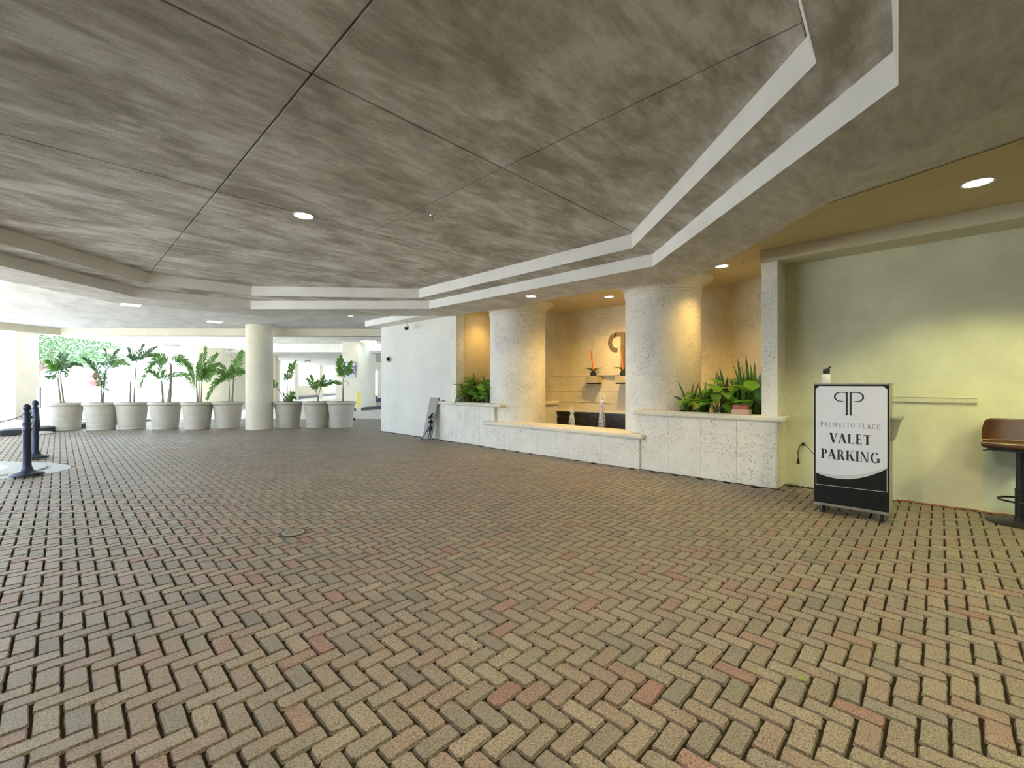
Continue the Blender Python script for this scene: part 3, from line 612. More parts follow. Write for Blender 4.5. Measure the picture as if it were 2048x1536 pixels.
# ------------------------------------------------------------------ serif lettering
def glyph(ch, T, th):
    P = []; sh = .045
    def rect(x0, y0, x1, y1): P.append([(x0, y0), (x1, y0), (x1, y1), (x0, y1)])
    def para(x0, y0, x1, y1, w_): P.append([(x0-w_/2, y0), (x0+w_/2, y0), (x1+w_/2, y1), (x1-w_/2, y1)])
    def serif(x, y, w_): rect(x-w_/2, y, x+w_/2, y+sh)
    def arc(cx_, cy_, rx, ry, tx, ty, a0, a1, n_=14):
        for k in range(n_):
            a, b = math.radians(a0+(a1-a0)*k/n_), math.radians(a0+(a1-a0)*(k+1)/n_)
            P.append([(cx_+rx*math.cos(a), cy_+ry*math.sin(a)), (cx_+rx*math.cos(b), cy_+ry*math.sin(b)), (cx_+(rx-tx)*math.cos(b), cy_+(ry-ty)*math.sin(b)), (cx_+(rx-tx)*math.cos(a), cy_+(ry-ty)*math.sin(a))])
    sx = .1; W = .7; sw = T+.16
    def stem(x): rect(x-T/2, 0, x+T/2, 1); serif(x, 0, sw); serif(x, 1-sh, sw)
    if ch in 'PR':
        stem(sx+T/2); rect(sx+T, 1-th, .38, 1); rect(sx+T, .46, .38, .46+th); arc(.38, .73, .26, .27, T*.85, th, -90, 90); W = .68
        if ch == 'R': P.append([(.36, .48), (.36+T*1.1, .48), (.72+T*.3, 0), (.72-T*.9, 0)]); serif(.72, 0, .18); W = .82
    elif ch == 'A':
        para(.08, 0, .38, 1, th*1.3); para(.68, 0, .36, 1, T*1.15); rect(.17, .30, .56, .30+th); serif(.08, 0, .22); serif(.68, 0, .30); W = .82
    elif ch == 'L': stem(sx+T/2); rect(sx+T, 0, .62, th); P.append([(.57, 0), (.62, 0), (.64, .25), (.615, .25)]); W = .7
    elif ch == 'M':
        rect(.10, 0, .10+th, 1); serif(.12, 0, .2); serif(.08, 1-sh, .16); P.append([(.06, 1), (.06+T*1.1, 1), (.5+T*.4, 0), (.5-T*.1, 0)]); para(.51, 0, .85, 1, th); rect(.84, 0, .84+T, 1); serif(.84+T/2, 0, sw); serif(.86+T/2, 1-sh, sw); W = 1.1
    elif ch == 'E':
        stem(sx+T/2); rect(sx+T, 0, .60, th); rect(sx+T, 1-th, .57, 1); rect(sx+T, .49, .48, .49+th); rect(.455, .38, .48, .64); P.append([(.55, 0), (.60, 0), (.63, .22), (.605, .22)]); rect(.545, .80, .575, 1); W = .7
    elif ch == 'T': stem(.36); rect(.04, 1-th, .68, 1); rect(.04, .77, .065, 1); rect(.655, .77, .68, 1); W = .72
    elif ch == 'O': arc(.46, .5, .40, .52, T*1.0, th, 0, 360, 28); W = .92
    elif ch in 'CG':
        arc(.46, .5, .40, .52, T*1.0, th, 42, 318, 22); rect(.72, .70, .75, 1.0); W = .82
        if ch == 'G': rect(.66, .05, .66+T, .42); serif(.66+T/2, .40, sw); W = .92
    elif ch == 'V': para(.40, 0, .12, 1, T*1.15); para(.41, 0, .70, 1, th*1.3); serif(.12, 1-sh, .3); serif(.70, 1-sh, .22); W = .8
    elif ch == 'K':
        stem(sx+T/2); P.append([(sx+T, .40), (sx+T, .40+th*1.4), (.66+th, 1), (.66-th*.4, 1)]); P.append([(.36, .62), (.36+T*.8, .66), (.76+T*.4, 0), (.76-T*.9, 0)]); serif(.66, 1-sh, .24); serif(.76, 0, .26); W = .86
    elif ch == 'I': stem(sx+T/2); W = .2+T
    elif ch == 'N': rect(.10, 0, .10+th, 1); serif(.12, 0, .2); P.append([(.05, 1), (.05+T*1.1, 1), (.72, 0), (.72-T*.6, 0)]); rect(.70, 0, .70+th, 1); serif(.72, 1-sh, .2); W = .86
    elif ch == ' ': W = .4
    return P, W
def serif_text(txt, width, height, T, th, gap):
    polys = []; x = 0
    for ch in txt:
        P, W = glyph(ch, T, th); polys.append((ch, [[(px+x, py) for px, py in p] for p in P])); x += W+gap
    x -= gap; sxx = width/x
    return [(ch, [[(px*sxx, py*height) for px, py in p] for p in P]) for ch, P in polys]
def flat(mb, polys, f, d):                # polygons placed by f(a, b), thickened by vector d
    for p in polys:
        n_ = len(p); a = [f(*q) for q in p]; b = [v+d for v in a]
        mb.add(a+b, [tuple(range(n_)), tuple(range(2*n_-1, n_-1, -1))]+[(i, n_+i, n_+(i+1) % n_, (i+1) % n_) for i in range(n_)])
def arcband(cx_, cy_, rx, ry, tx, ty, a0, a1, n_=16):
    out = []
    for k in range(n_):
        a, b = math.radians(a0+(a1-a0)*k/n_), math.radians(a0+(a1-a0)*(k+1)/n_)
        out.append([(cx_+rx*math.cos(a), cy_+ry*math.sin(a)), (cx_+rx*math.cos(b), cy_+ry*math.sin(b)), (cx_+(rx-tx)*math.cos(b), cy_+(ry-ty)*math.sin(b)), (cx_+(rx-tx)*math.cos(a), cy_+(ry-ty)*math.sin(a))])
    return out
# mirrored double P emblem: unit box about 1 wide, 1 high, centre x = 0
def emblem():
    P = []
    for s in (-1, 1):
        st = [(s*.03, 0), (s*.115, 0), (s*.10, .06), (s*.10, .965), (s*.03, .965)]; P.append(st)
        P.append([(s*.02, 0), (s*.15, 0), (s*.15, .02), (s*.02, .02)])
        P.append([(s*.03, .96), (s*.30, .965), (s*.30, 1.0), (s*.03, 1.0)])
        band_ = arcband(.30, .79, .22, .21, .065, .04, 90, -90); P += [[(s*a, b) for a, b in q] for q in band_]
        P.append([(s*.16, .60), (s*.30, .58), (s*.30, .62), (s*.17, .615)])
    return P

# ------------------------------------------------------------------ valet podium
PX, PY0, PY1 = 6.15, .39, 1.05
pod = empty('valet_podium', (PX+.25, (PY0+PY1)/2, 0)); tag(pod, 'tall black wheeled podium with white valet parking sign on its front', 'podium'); po_ = V(PX+.25, (PY0+PY1)/2, 0)
MB().box(V(PX, PY0, .13)-po_, V(PX+.5, PY0+.02, 1.50)-po_).obj('side_panel', M['panelgrey'], pod, bevel=.004)
MB().box(V(PX, PY1-.02, .13)-po_, V(PX+.5, PY1, 1.50)-po_).obj('side_panel', M['panelgrey'], pod, bevel=.004)
MB().box(V(PX-.006, PY0-.004, .13)-po_, V(PX+.02, PY1+.004, 1.505)-po_).obj('front_panel', M['podblack'], pod, bevel=.003)
MB().box(V(PX+.48, PY0+.02, .13)-po_, V(PX+.5, PY1-.02, 1.45)-po_).obj('back_panel', M['podblack'], pod)
MB().box(V(PX-.01, PY0-.006, 1.495)-po_, V(PX+.51, PY1+.006, 1.512)-po_).obj('top', M['panelgrey'], pod, bevel=.004)
MB().box(V(PX-.004, PY0-.005, .10)-po_, V(PX+.5, PY1+.005, .14)-po_).obj('bottom_frame', M['chrome'], pod, bevel=.004)
sf = lambda a, b: V(PX-.0065, PY1-a, b)-po_       # a to the right from the left edge, b height
def sign_poly():
    pts = [(.012, .47)]
    for k in range(1, 13):
        t_ = k/13; y_ = .47*(1-t_)**2+2*.345*t_*(1-t_)+.60*t_*t_; pts.append((.012+(.636)*t_, y_))
    pts += [(.648, .60), (.648, 1.44), (.615, 1.475), (.045, 1.475), (.012, 1.44)]
    return pts
mb = MB(); flat(mb, [sign_poly()], sf, V(-.003, 0, 0)); sp = mb.obj('sign_face', M['signface'], pod)
sw_ = []
for k in range(13):
    def cv(t_, o): return (.012+.636*t_, .47*(1-t_)**2+2*.345*t_*(1-t_)+.60*t_*t_+o)
    a, b = k/13, (k+1)/13; o1 = .0; sw_.append([cv(a, .004), cv(b, .004), cv(b, .004+.03*math.sin(PI*b)+.012), cv(a, .004+.03*math.sin(PI*a)+.012)])
mb = MB(); flat(mb, sw_, lambda a, b: sf(a, b)+V(-.003, 0, 0), V(-.001, 0, 0)); mb.obj('sign_swoosh', M['swoosh'], sp)
for nm, pts in (('trim_line', [[(.012, .333), (.648, .345), (.648, .350), (.012, .338)]]), ('trim_line', [[(.012, .333), (.016, .333), (.016, .46), (.012, .46)]]), ('trim_line', [[(.644, .35), (.648, .35), (.648, .59), (.644, .59)]])):
    mb = MB(); flat(mb, pts, sf, V(-.002, 0, 0)); mb.obj(nm, M['swoosh'], pod)
mb = MB(); flat(mb, [[(a*.26+.32, b*.26+1.15) for a, b in p] for p in emblem()], lambda a, b: sf(a, b)+V(-.003, 0, 0), V(-.0015, 0, 0)); mb.obj('emblem', M['ink'], sp)
for txt, x0, wd, z0, hh, T, th, gap, mt in (('PALMETTO PLACE', .06, .53, 1.012, .054, .11, .05, .24, 'inkgrey'), ('VALET', .145, .37, .835, .108, .20, .055, .06, 'ink'), ('PARKING', .06, .53, .645, .112, .20, .055, .05, 'ink')):
    for ch, P in serif_text(txt, wd, hh, T, th, gap):
        if P: mb = MB(); flat(mb, [[(a+x0, b+z0) for a, b in p] for p in P], lambda a, b: sf(a, b)+V(-.003, 0, 0), V(-.0015, 0, 0)); mb.obj('letter', M[mt], sp)
def caster(x, y):
    e = empty('caster', V(x, y, 0)-po_, random.uniform(-.6, .6)); e.parent = pod
    e2 = MB(); e2.box((-.035, -.028, .10), (.035, .028, .108)); e2.box((-.02, -.026, .03), (.045, -.02, .10)); e2.box((-.02, .020, .03), (.045, .026, .10)); e2.obj('fork', M['chrome'], e)
    mb = MB(); ring = [(.046, -.014), (.05, -.008), (.05, .008), (.046, .014), (.02, .014), (.02, -.014), (.046, -.014)]
    vs = []; nn = 20
    for r_, y_ in ring:
        for k in range(nn): a = 2*PI*k/nn; vs.append((.02+r_*math.cos(a), y_, .05+r_*math.sin(a)))
    mb.add(vs, [(i*nn+k, i*nn+(k+1) % nn, (i+1)*nn+(k+1) % nn, (i+1)*nn+k) for i in range(6) for k in range(nn)]); mb.tube([(.02, -.028, .05), (.02, .028, .05)], .02, 10)
    mb.obj('wheel', M['rubber'], e, smooth=True)
for x, y in ((PX+.07, PY0+.06), (PX+.07, PY1-.07), (PX+.43, PY0+.06), (PX+.43, PY1-.07)): caster(x, y)
tb = MB(); tb.add([V(PX+.30+x_, y_, z_)-po_ for z_, ww_, dd in ((.88, .03, .10), (1.12, .09, .16)) for x_, y_ in ((-dd, PY0-.002), (dd, PY0-.002), (dd, PY0-ww_), (-dd, PY0-ww_))], [(3, 2, 1, 0), (0, 1, 5, 4), (1, 2, 6, 5), (2, 3, 7, 6), (3, 0, 4, 7)])
tb.box(V(PX+.13, PY0-.10, 1.115)-po_, V(PX+.47, PY0, 1.14)-po_)
o = tb.obj('side_bin', M['panelgrey'], pod); o['label'] = 'small grey-green bin hung on the right side'
MB().lathe([(0, 0), (.018, 0), (.02, .006), (0, .008)], 12, (0, 0, 0)).obj('button', M['whiteplastic'], pod).location = V(PX+.1, .62, 1.512)-po_
# bottle
t = empty('water_bottle', (6.40, .975, 1.512)); tag(t, 'small white water bottle with black lid on top of the podium', 'bottle')
MB().lathe([(0, 0), (.044, 0), (.048, .006), (.048, .075), (.044, .095), (.032, .108), (.03, .112), (0, .112)], 28).obj('flask', M['whiteplastic'], t, smooth=True)
l_ = MB().lathe([(0, .108), (.033, .11), (.034, .118), (.034, .150), (.03, .156), (0, .156)], 24).obj('lid', M['rubber'], t, smooth=True)
MB().tube([(0, .0, .15), (0, -.012, .165), (0, -.04, .195)], [.011, .010, .009], 8).obj('spout', M['rubber'], l_)
MB().tube([(0, .03, .145), (0, .036, .16), (0, .01, .168), (0, -.03, .165), (0, -.036, .145)], .005, 6).obj('carry_loop', M['rubber'], l_)

# ------------------------------------------------------------------ bar stool
st = empty('bar_stool', (7.20, -.62, 0)); tag(st, 'brown leather bar stool on black pedestal at right edge', 'stool')
MB().lathe([(0, 0), (.262, 0), (.265, .006), (.255, .014), (.08, .022), (.05, .03), (.045, .06), (0, .06)], 40).obj('base', M['black'], st, smooth=True)
MB().lathe([(.042, .02), (.042, .36), (.044, .362), (.044, .37), (.036, .372), (.036, .80)], 24).obj('pole', M['black'], st, smooth=True)
mb = MB(); mb.tube([V(-.05+.17*math.cos(a)-.02, .17*math.sin(a), .26) for a in [2*PI*k/24 for k in range(25)]], .010, 8, False); mb.tube([(-.04, 0, .26), (0, 0, .26)], .012, 8); mb.obj('footrest', M['black'], st, smooth=True)
# bucket seat: profile swept across the width; back on the wall side, the shell open towards the drive
ang = math.radians(200)
seat = empty('seat', (0, 0, 0), math.radians(-12)); seat.parent = st
def shell(name, x0, x1, z0, z1, hw, th, curve, mat, tilt=0):
    mb = MB(); nx, nz = 12, 6; vs = []
    return mb
# cushion
mb = MB(); mb.box((-.20, -.27, .80), (.20, .27, .875)); mb.obj('cushion', M['leather'], seat, smooth=True, bevel=.035, seg=4)
mb = MB(); mb.box((-.16, -.22, .775), (.16, .22, .805)); mb.obj('seat_plate', M['black'], seat, bevel=.008)
mb = MB(); nY, nZ = 16, 8; vs = []
for side in (0, 1):
    for k in range(nY+1):
        ty = -1+2*k/nY
        for j in range(nZ+1):
            tz = j/nZ; z = .845+.265*tz; yy = ty*(.285+.015*math.sin(PI*tz)); wrap = .17*abs(ty)**4*(1-.25*tz)
            xx = .18+.05*tz-wrap + (0 if side == 0 else .045)
            if abs(ty) > .93: z = z-.02*tz
            vs.append((xx, yy, z))
W_ = nZ+1; off2 = (nY+1)*W_
fs = []
for k in range(nY):
    for j in range(nZ):
        a = k*W_+j; fs.append((a, a+1, a+W_+1, a+W_)); fs.append((off2+a, off2+a+W_, off2+a+W_+1, off2+a+1))
for k in range(nY): a = k*W_; fs.append((a, a+W_, off2+a+W_, off2+a)); a = k*W_+nZ; fs.append((a, off2+a, off2+a+W_, a+W_))
for j in range(nZ): fs.append((j, off2+j, off2+j+1, j+1)); a = nY*W_+j; fs.append((a, a+1, off2+a+1, off2+a))
bo = MB().add(vs, fs).obj('backrest', M['leather'], seat, smooth=True, bevel=.014, seg=3)
MB().tube([V(.18+.0-.17*abs(-1+2*k/16)**4-.004, (-1+2*k/16)*.285, .872) for k in range(17)], .006, 6).obj('piping', M['stitch'], seat, smooth=True)
MB().tube([V(-.195, -.25, .858), V(-.203, -.2, .86), V(-.204, .2, .86), V(-.195, .25, .858)], .006, 6).obj('piping', M['stitch'], seat)
MB().tube([V(-.12, .2, .79), V(-.15, .23, .775), V(-.16, .255, .77)], .006, 6).obj('lever', M['black'], seat)

# ------------------------------------------------------------------ things on the green wall
o = MB().box((7.578, -.32, 1.262), (7.60, .80, 1.342)).obj('wall_rail', M['green'], bevel=.004); tag(o, 'pale painted bumper rail fixed low on the yellow-green wall behind podium', 'rail')
for z in (1.272, 1.326): MB().box((7.572, -.315, z), (7.580, .80, z+.006)).obj('rail_lip', M['panelgrey'], o)
struct('wall_patch', MB().box((7.594, -2.0, .05), (7.601, -.36, .78)), M['patch'])  # thin paler slab low on the wall
o = empty('power_cord', (7.6, 1.43, .62)); tag(o, 'black power cord plugged in low on the wall left of podium', 'cord')
MB().box((-.012, -.035, -.05), (0, .035, .05)).obj('outlet_box', M['green'], o, bevel=.003)
MB().box((-.045, -.018, -.022), (-.012, .018, .022)).obj('plug', M['rubber'], o, bevel=.005)
MB().tube([(-.045, 0, .0), (-.06, .015, .01), (-.06, .045, -.04), (-.055, .065, -.12), (-.05, .06, -.19), (-.05, .062, -.22)], .005, 6).obj('cord', M['rubber'], o, smooth=True)
MB().tube([(-.045, -.01, .0), (-.07, -.05, -.02), (-.3, -.14, -.05), (-1.0, -.38, -.1)], .004, 6).obj('cord', M['rubber'], o, smooth=True)
MB().lathe([(0, -.29), (.018, -.29), (.018, -.26), (.010, -.24), (.010, -.215), (0, -.215)], 10, (-.05, .062, 0)).obj('connector', M['rubber'], o, smooth=True)
mb = MB(); rn = random.Random(9); pts = [V(7.50+.02*math.sin(k*1.7), .36-k*.075, .012) for k in range(20)]; mb.tube([V(6.75, .50, .012), V(7.1, .52, .012), V(7.4, .46, .012)]+pts, .006, 6); tag(mb.obj('extension_cord', M['cable'], smooth=True), 'orange extension cord along the foot of the wall behind podium', 'cord')
mb = MB(); mb.tube([V(p.x+.03+.01*math.sin(i), p.y, .011) for i, p in enumerate(pts)], .005, 6); tag(mb.obj('extension_cord', M['rubber'], smooth=True), 'thin black cord beside the orange one along the wall foot', 'cord')
# strip of rubble and weeds at the wall foot
rn = random.Random(11); mb = MB()
for k in range(170):
    y = rn.choice([rn.uniform(.2, 1.65), rn.uniform(1.0, 1.65), rn.uniform(-1.5, 1.6)]); x = 7.57-abs(rn.gauss(0, .05)); r_ = rn.uniform(.006, .022)
    vs = [(x+r_*rn.uniform(.5, 1)*math.cos(a), y+r_*rn.uniform(.5, 1)*math.sin(a), -.005) for a in [2*PI*j/5 for j in range(5)]]+[(x, y, r_*.8)]; mb.add(vs, [(j, (j+1) % 5, 5) for j in range(5)])
tag(mb.obj('debris', M['dirt'], kind='stuff'), 'dark soil and rubble along the foot of the yellow-green wall', 'debris')
mb = MB()
for k in range(220):
    a = rn.uniform(0, 2*PI); r_ = abs(rn.gauss(0, .07)); x, y = 7.47+r_*math.cos(a)*.8, 1.56+r_*math.sin(a); h_ = rn.uniform(.02, .07); dx, dy = rn.uniform(-.03, .03), rn.uniform(-.03, .03)
    mb.add([(x-.002, y, 0), (x+.002, y, 0), (x+dx, y+dy, h_)], [(0, 1, 2)])
tag(mb.obj('weeds', M['moss'], kind='stuff'), 'tuft of moss and weeds in the corner by the planter', 'weeds')

# ------------------------------------------------------------------ drain, fallen leaf
t = empty('floor_drain', (1.64, 4.67, .004)); tag(t, 'round cast iron drain grate set in the brick paving', 'drain')
MB().lathe([(.105, 0), (.128, 0), (.130, .004), (.105, .004), (.105, 0)], 36).obj('outer_ring', M['kerb'], t)
MB().lathe([(.084, .001), (.102, .001), (.103, .005), (.084, .005), (.084, .001)], 36).obj('grate_ring', M['grate'], t)
MB().lathe([(0, .0005), (.105, .0005)], 30).obj('well', M['hole'], t)
for k in range(-3, 4):
    y_ = k*.0235; h_ = math.sqrt(max(0, .085**2-y_**2)); MB().box((-h_, y_-.0035, .001), (h_, y_+.0035, .005)).obj('grate_bar', M['grate'], t)
MB().box((-.004, -.084, .001), (.004, .084, .005)).obj('grate_bar', M['grate'], t)
p_ = atZ(1604, 1356, .004); mb = MB(); mb.add([p_+V(a, b, z) for a, b, z in ((-.03, 0, 0), (-.01, .012, .004), (.03, .004, .002), (.01, -.012, .006))], [(0, 1, 3), (1, 2, 3)]); tag(mb.obj('fallen_leaf', M['lime']), 'small yellow fallen leaf on the pavers in the right foreground', 'leaf')
p_ = atZ(708, 816+24, 0); tag(MB().lathe([(0, 0), (.05, 0), (.055, .05), (.04, .08), (0, .09)], 14, p_).obj('small_cap', M['rubber']), 'small black object on the floor right of the last pot', 'object')

# ------------------------------------------------------------------ planter plants
def blade(base, d, length, width, bend, n_=6, roll=0, tipw=.0):
    vs = []; fs = []; d = d.normalized(); side = d.cross(V(math.cos(roll), math.sin(roll), 0))
    if side.length < .1: side = V(0, 1, 0)
    side.normalize(); p = base.copy()
    for k in range(n_+1):
        t_ = k/n_; w_ = width*(math.sin(PI*min(1, (.28+.72*t_)))**.7 if t_ < 1 else 0)+.0005
        nn = side.cross(d).normalized()
        vs += [p-side*w_, p+nn*w_*.18, p+side*w_, p-nn*.003]
        d = (d+bend*(1.0/n_)*(.3+1.4*t_)).normalized(); p = p+d*(length/n_)
    for k in range(n_):
        for j in range(4): a = 4*k+j; b = 4*k+(j+1) % 4; fs.append((a, b, b+4, a+4))
    return vs, fs
def snake_plant(x, y, z, n_, hmin, hmax, label, seed, mat='snake', spread=.12, extra=()):
    rd = random.Random(seed); t = empty('snake_plant', (x, y, z)); tag(t, label, 'plant', 'upright plants in the fountain planters')
    for k in range(n_):
        a = rd.uniform(0, 2*PI); r_ = rd.uniform(.0, spread); h_ = rd.uniform(hmin, hmax); d = V(math.cos(a)*.22, math.sin(a)*.22, 1)
        vs, fs = blade(V(r_*math.cos(a), r_*math.sin(a), 0), d, h_, rd.uniform(.024, .04), V(math.cos(a), math.sin(a), 0)*rd.uniform(-.1, .35), 7, rd.uniform(0, PI))
        MB().add(vs, fs).obj('leaf', M[mat if rd.random() < .85 else 'redleaf'], t, smooth=True)
    for (dx, dy, dz, ln, wd, bend) in extra:
        vs, fs = blade(V(0, 0, 0), V(dx, dy, dz), ln, wd, V(*bend), 9, .6); MB().add(vs, fs).obj('leaf', M['snake'], t, smooth=True)
    return t
def broad_plant(x, y, z, n_, size, label, seed, mat='calla', reach=.28):
    rd = random.Random(seed); t = empty('broad_leaf_plant', (x, y, z)); tag(t, label, 'plant', 'broad-leaved plants in the fountain planters')
    for k in range(n_):
        a = 2*PI*k/n_+rd.uniform(-.3, .3); hh = rd.uniform(.14, .34)*size/.2; r_ = rd.uniform(.3, 1)*reach; hh *= 1.15
        wy = y+math.sin(a)*(r_+size)
        if (y < 5 and wy < 1.92) or (y > 5 and wy > 8.9): a = -a
        tip = V(math.cos(a)*r_, math.sin(a)*r_, hh)
        mb = MB(); mb.tube([V(0, 0, 0), V(tip.x*.35, tip.y*.35, hh*.7), tip], [.006, .005, .003], 5)
        st_ = mb.obj('stalk', M['stemg'], t)
        d = V(math.cos(a), math.sin(a), rd.uniform(-.5, .8)); L = size*rd.uniform(1.1, 1.5); Wd = L*.30
        sd = d.cross(V(0, 0, 1)).normalized(); up = sd.cross(d).normalized(); vs = []; prof = [(0, .30), (.12, .85), (.3, 1), (.5, .9), (.7, .62), (.88, .28), (1, .02)]
        for t_, w_ in prof:
            c = tip+d.normalized()*L*t_+V(0, 0, -L*.22*t_*t_); vs += [c-sd*Wd*w_+up*Wd*.18*w_, c-up*.01, c+sd*Wd*w_+up*Wd*.18*w_]
        fs = []
        for i in range(len(prof)-1): fs += [(3*i, 3*i+1, 3*i+4, 3*i+3), (3*i+1, 3*i+2, 3*i+5, 3*i+4)]
        MB().add(vs, fs).obj('leaf', M[mat if rd.random() < .8 else 'lime'], st_, smooth=True)
    return t
zr = .99; zl = .99
snake_plant(7.50, 2.05, zr, 24, .55, .98, 'tallest clump of snake plant, against the right pilaster of the right planter', 21, spread=.14)
snake_plant(7.50, 2.38, zr, 20, .50, .86, 'dense snake plant clump behind the red box in the right planter', 22, spread=.14)
snake_plant(7.62, 2.88, zr, 6, .42, .66, 'sparse snake plant with folded arching blades, middle of the right planter', 23, spread=.10, extra=((0, -.25, 1, .62, .02, (0, -1.6, -1.2)), (0, .3, 1, .62, .02, (0, 1.6, -1.3)), (0, .1, 1, .45, .045, (0, .1, -.2))))
snake_plant(7.55, 3.10, zr, 3, .45, .66, 'snake plant leaning over the column side of the right planter, one blade folded down', 24, spread=.08, extra=((0, .25, 1, .75, .03, (-.1, 1.9, -2.4)), (0, .2, 1, .62, .02, (0, .4, 0))))
broad_plant(7.45, 2.02, zr, 16, .24, 'broad-leaved plant with dark green leaves spilling toward the right pilaster', 31)
broad_plant(7.54, 2.32, zr, 18, .20, 'lime green leafy plant just behind the red box', 32, 'lime', .24)
broad_plant(7.52, 2.48, zr+.08, 12, .22, 'large pale leaves above the middle of the right planter', 36, 'calla', .26)
broad_plant(7.55, 8.62, zl+.08, 14, .26, 'large leaves above the snake plants near the wall, left planter', 50, 'calla', .28)
broad_plant(7.44, 2.62, zr, 18, .20, 'broad-leaved plant in the middle front of the right planter', 33)
broad_plant(7.42, 2.88, zr, 18, .19, 'leafy plant with yellowing leaves near the column in the right planter', 34, 'calla', .2)
broad_plant(7.60, 2.20, zr+.1, 7, .24, 'broad leaves rising among the tallest snake plants', 35)
zl = .99
snake_plant(7.50, 2.22, zr, 11, .45, .75, 'snake plant between the red brick and the pilaster, right planter', 25, spread=.12)
snake_plant(7.72, 2.62, zr, 9, .45, .70, 'snake plant at the back middle of the right planter', 26, spread=.14)
snake_plant(7.48, 8.84, zl, 9, .4, .62, 'shorter snake plant at the wall end of the left planter', 48, spread=.10)
snake_plant(7.50, 8.38, zl, 9, .4, .66, 'snake plant in the front middle of the left planter', 49, spread=.12)
snake_plant(7.55, 8.68, zl, 14, .6, .88, 'tallest snake plant clump in the left planter, near the wall', 41, spread=.12)
snake_plant(7.66, 8.22, zl, 7, .4, .66, 'rust-tipped snake plant in the middle of the left planter', 42, 'snake', .14)
snake_plant(7.55, 7.98+.12, zl, 7, .5, .85, 'slim snake plant beside the left column in the left planter', 43, 'snake', .07)
broad_plant(7.46, 8.78, zl, 22, .30, 'broad-leaved plant spilling left over the cap of the left planter', 44, 'variegated', .30)
broad_plant(7.45, 8.45, zl, 22, .27, 'broad-leaved green plant in the front centre of the left planter', 45)
broad_plant(7.45, 8.12, zl, 22, .25, 'broad-leaved green plant close to the column in the left planter', 46)
broad_plant(7.68, 8.45, zl+.06, 8, .26, 'broad leaves at the back of the left planter', 47)
t = empty('nursery_pot', (7.52, 3.02, .93)); tag(t, 'black rim of a nursery pot sunk in the right planter by the column', 'pot')
MB().lathe([(.17, .0), (.20, .10), (.205, .115), (.195, .12), (.185, .115), (.16, .05)], 32).obj('rim', M['rubber'], t, smooth=True)
t = empty('nursery_pot', (7.50, 1.99, .93)); tag(t, 'black nursery pot rim sunk in the right planter near the pilaster', 'pot')
MB().lathe([(.12, .0), (.15, .10), (.155, .115), (.145, .12), (.135, .115), (.12, .05)], 32).obj('rim', M['rubber'], t, smooth=True)
# two small boxes on the right cap
CT = 1.043
t = MB().box((7.13, 2.03, CT), (7.27, 2.28, CT+.072)).obj('tan_block', M['tanb'], bevel=.006); tag(t, 'tan brick lying under the red brick on the right planter cap', 'brick')
t = MB().box((7.14, 2.065, CT+.0725), (7.26, 2.265, CT+.145)).obj('red_block', M['redb'], bevel=.006); tag(t, 'small red brick stacked on the tan brick on the planter cap', 'brick')
t = MB().box((7.13, 9.45, CT), (7.22, 9.56, CT+.03)).obj('brown_block', M['logo'], bevel=.006); tag(t, 'small flat brown block on the cap of the left planter', 'block')

# wall shelves with air plants
def shelf(y, label, lab2):
    t = empty('wall_shelf', (9.55, y, 1.5)); tag(t, label, 'shelf')
    MB().box((-.16, -.17, .03), (.06, .17, .20)).obj('box', M['shelf'], t, bevel=.006)
    MB().box((-.15, -.155, 0), (.06, .155, .03)).obj('dark_base', M['podblack'], t)
    p = empty('air_plant', (9.47, y, 1.70)); tag(p, lab2, 'plant', 'orange-spiked plants on the niche shelves')
    rd = random.Random(int(y*10))
    MB().lathe([(0, 0), (.06, 0), (.075, .05), (.055, .10), (.03, .13), (0, .13)], 14).obj('root_ball', M['rubber'], p, smooth=True)
    for k in range(11):
        a = 2*PI*k/11+rd.uniform(-.2, .2); vs, fs = blade(V(0, 0, .10), V(math.cos(a)*.7, math.sin(a)*.7, 1), rd.uniform(.25, .38), .010, V(math.cos(a)*1.2, math.sin(a)*1.2, -1.9), 8, 0); MB().add(vs, fs).obj('leaf', M['snake'], p, smooth=True)
    vs, fs = blade(V(0, 0, .12), V(0, .10, 1), .62, .022, V(0, .12, 0), 8, 0); MB().add(vs, fs).obj('flower_spike', M['orange'], p, smooth=True)
shelf(6.33, 'small stone wall shelf left of centre on the curved fountain wall', 'spidery plant with tall orange spike on the left wall shelf')
shelf(5.48, 'small stone wall shelf half hidden by the right fountain column', 'spidery plant with orange spike, half hidden by the right fountain column')
em = empty('wall_emblem', (9.60, 5.45, 1.55)); tag(em, 'raised brown double P emblem on the curved fountain wall', 'emblem')
mb = MB(); P = []
for s in (-1, 1):
    P.append([(s*.04, 0), (s*.15, 0), (s*.15, 1.12), (s*.04, 1.12)]); P.append([(s*.04, 1.12), (s*.30, 1.13), (s*.30, 1.22), (s*.04, 1.22)])
    P += [[(s*a, b) for a, b in q] for q in arcband(.27, .985, .24, .235, .10, .09, 90, -95)]
flat(mb, P, lambda a, b: V(-.03, -a, b), V(.03, 0, 0)); mb.obj('lettering', M['logo'], em)

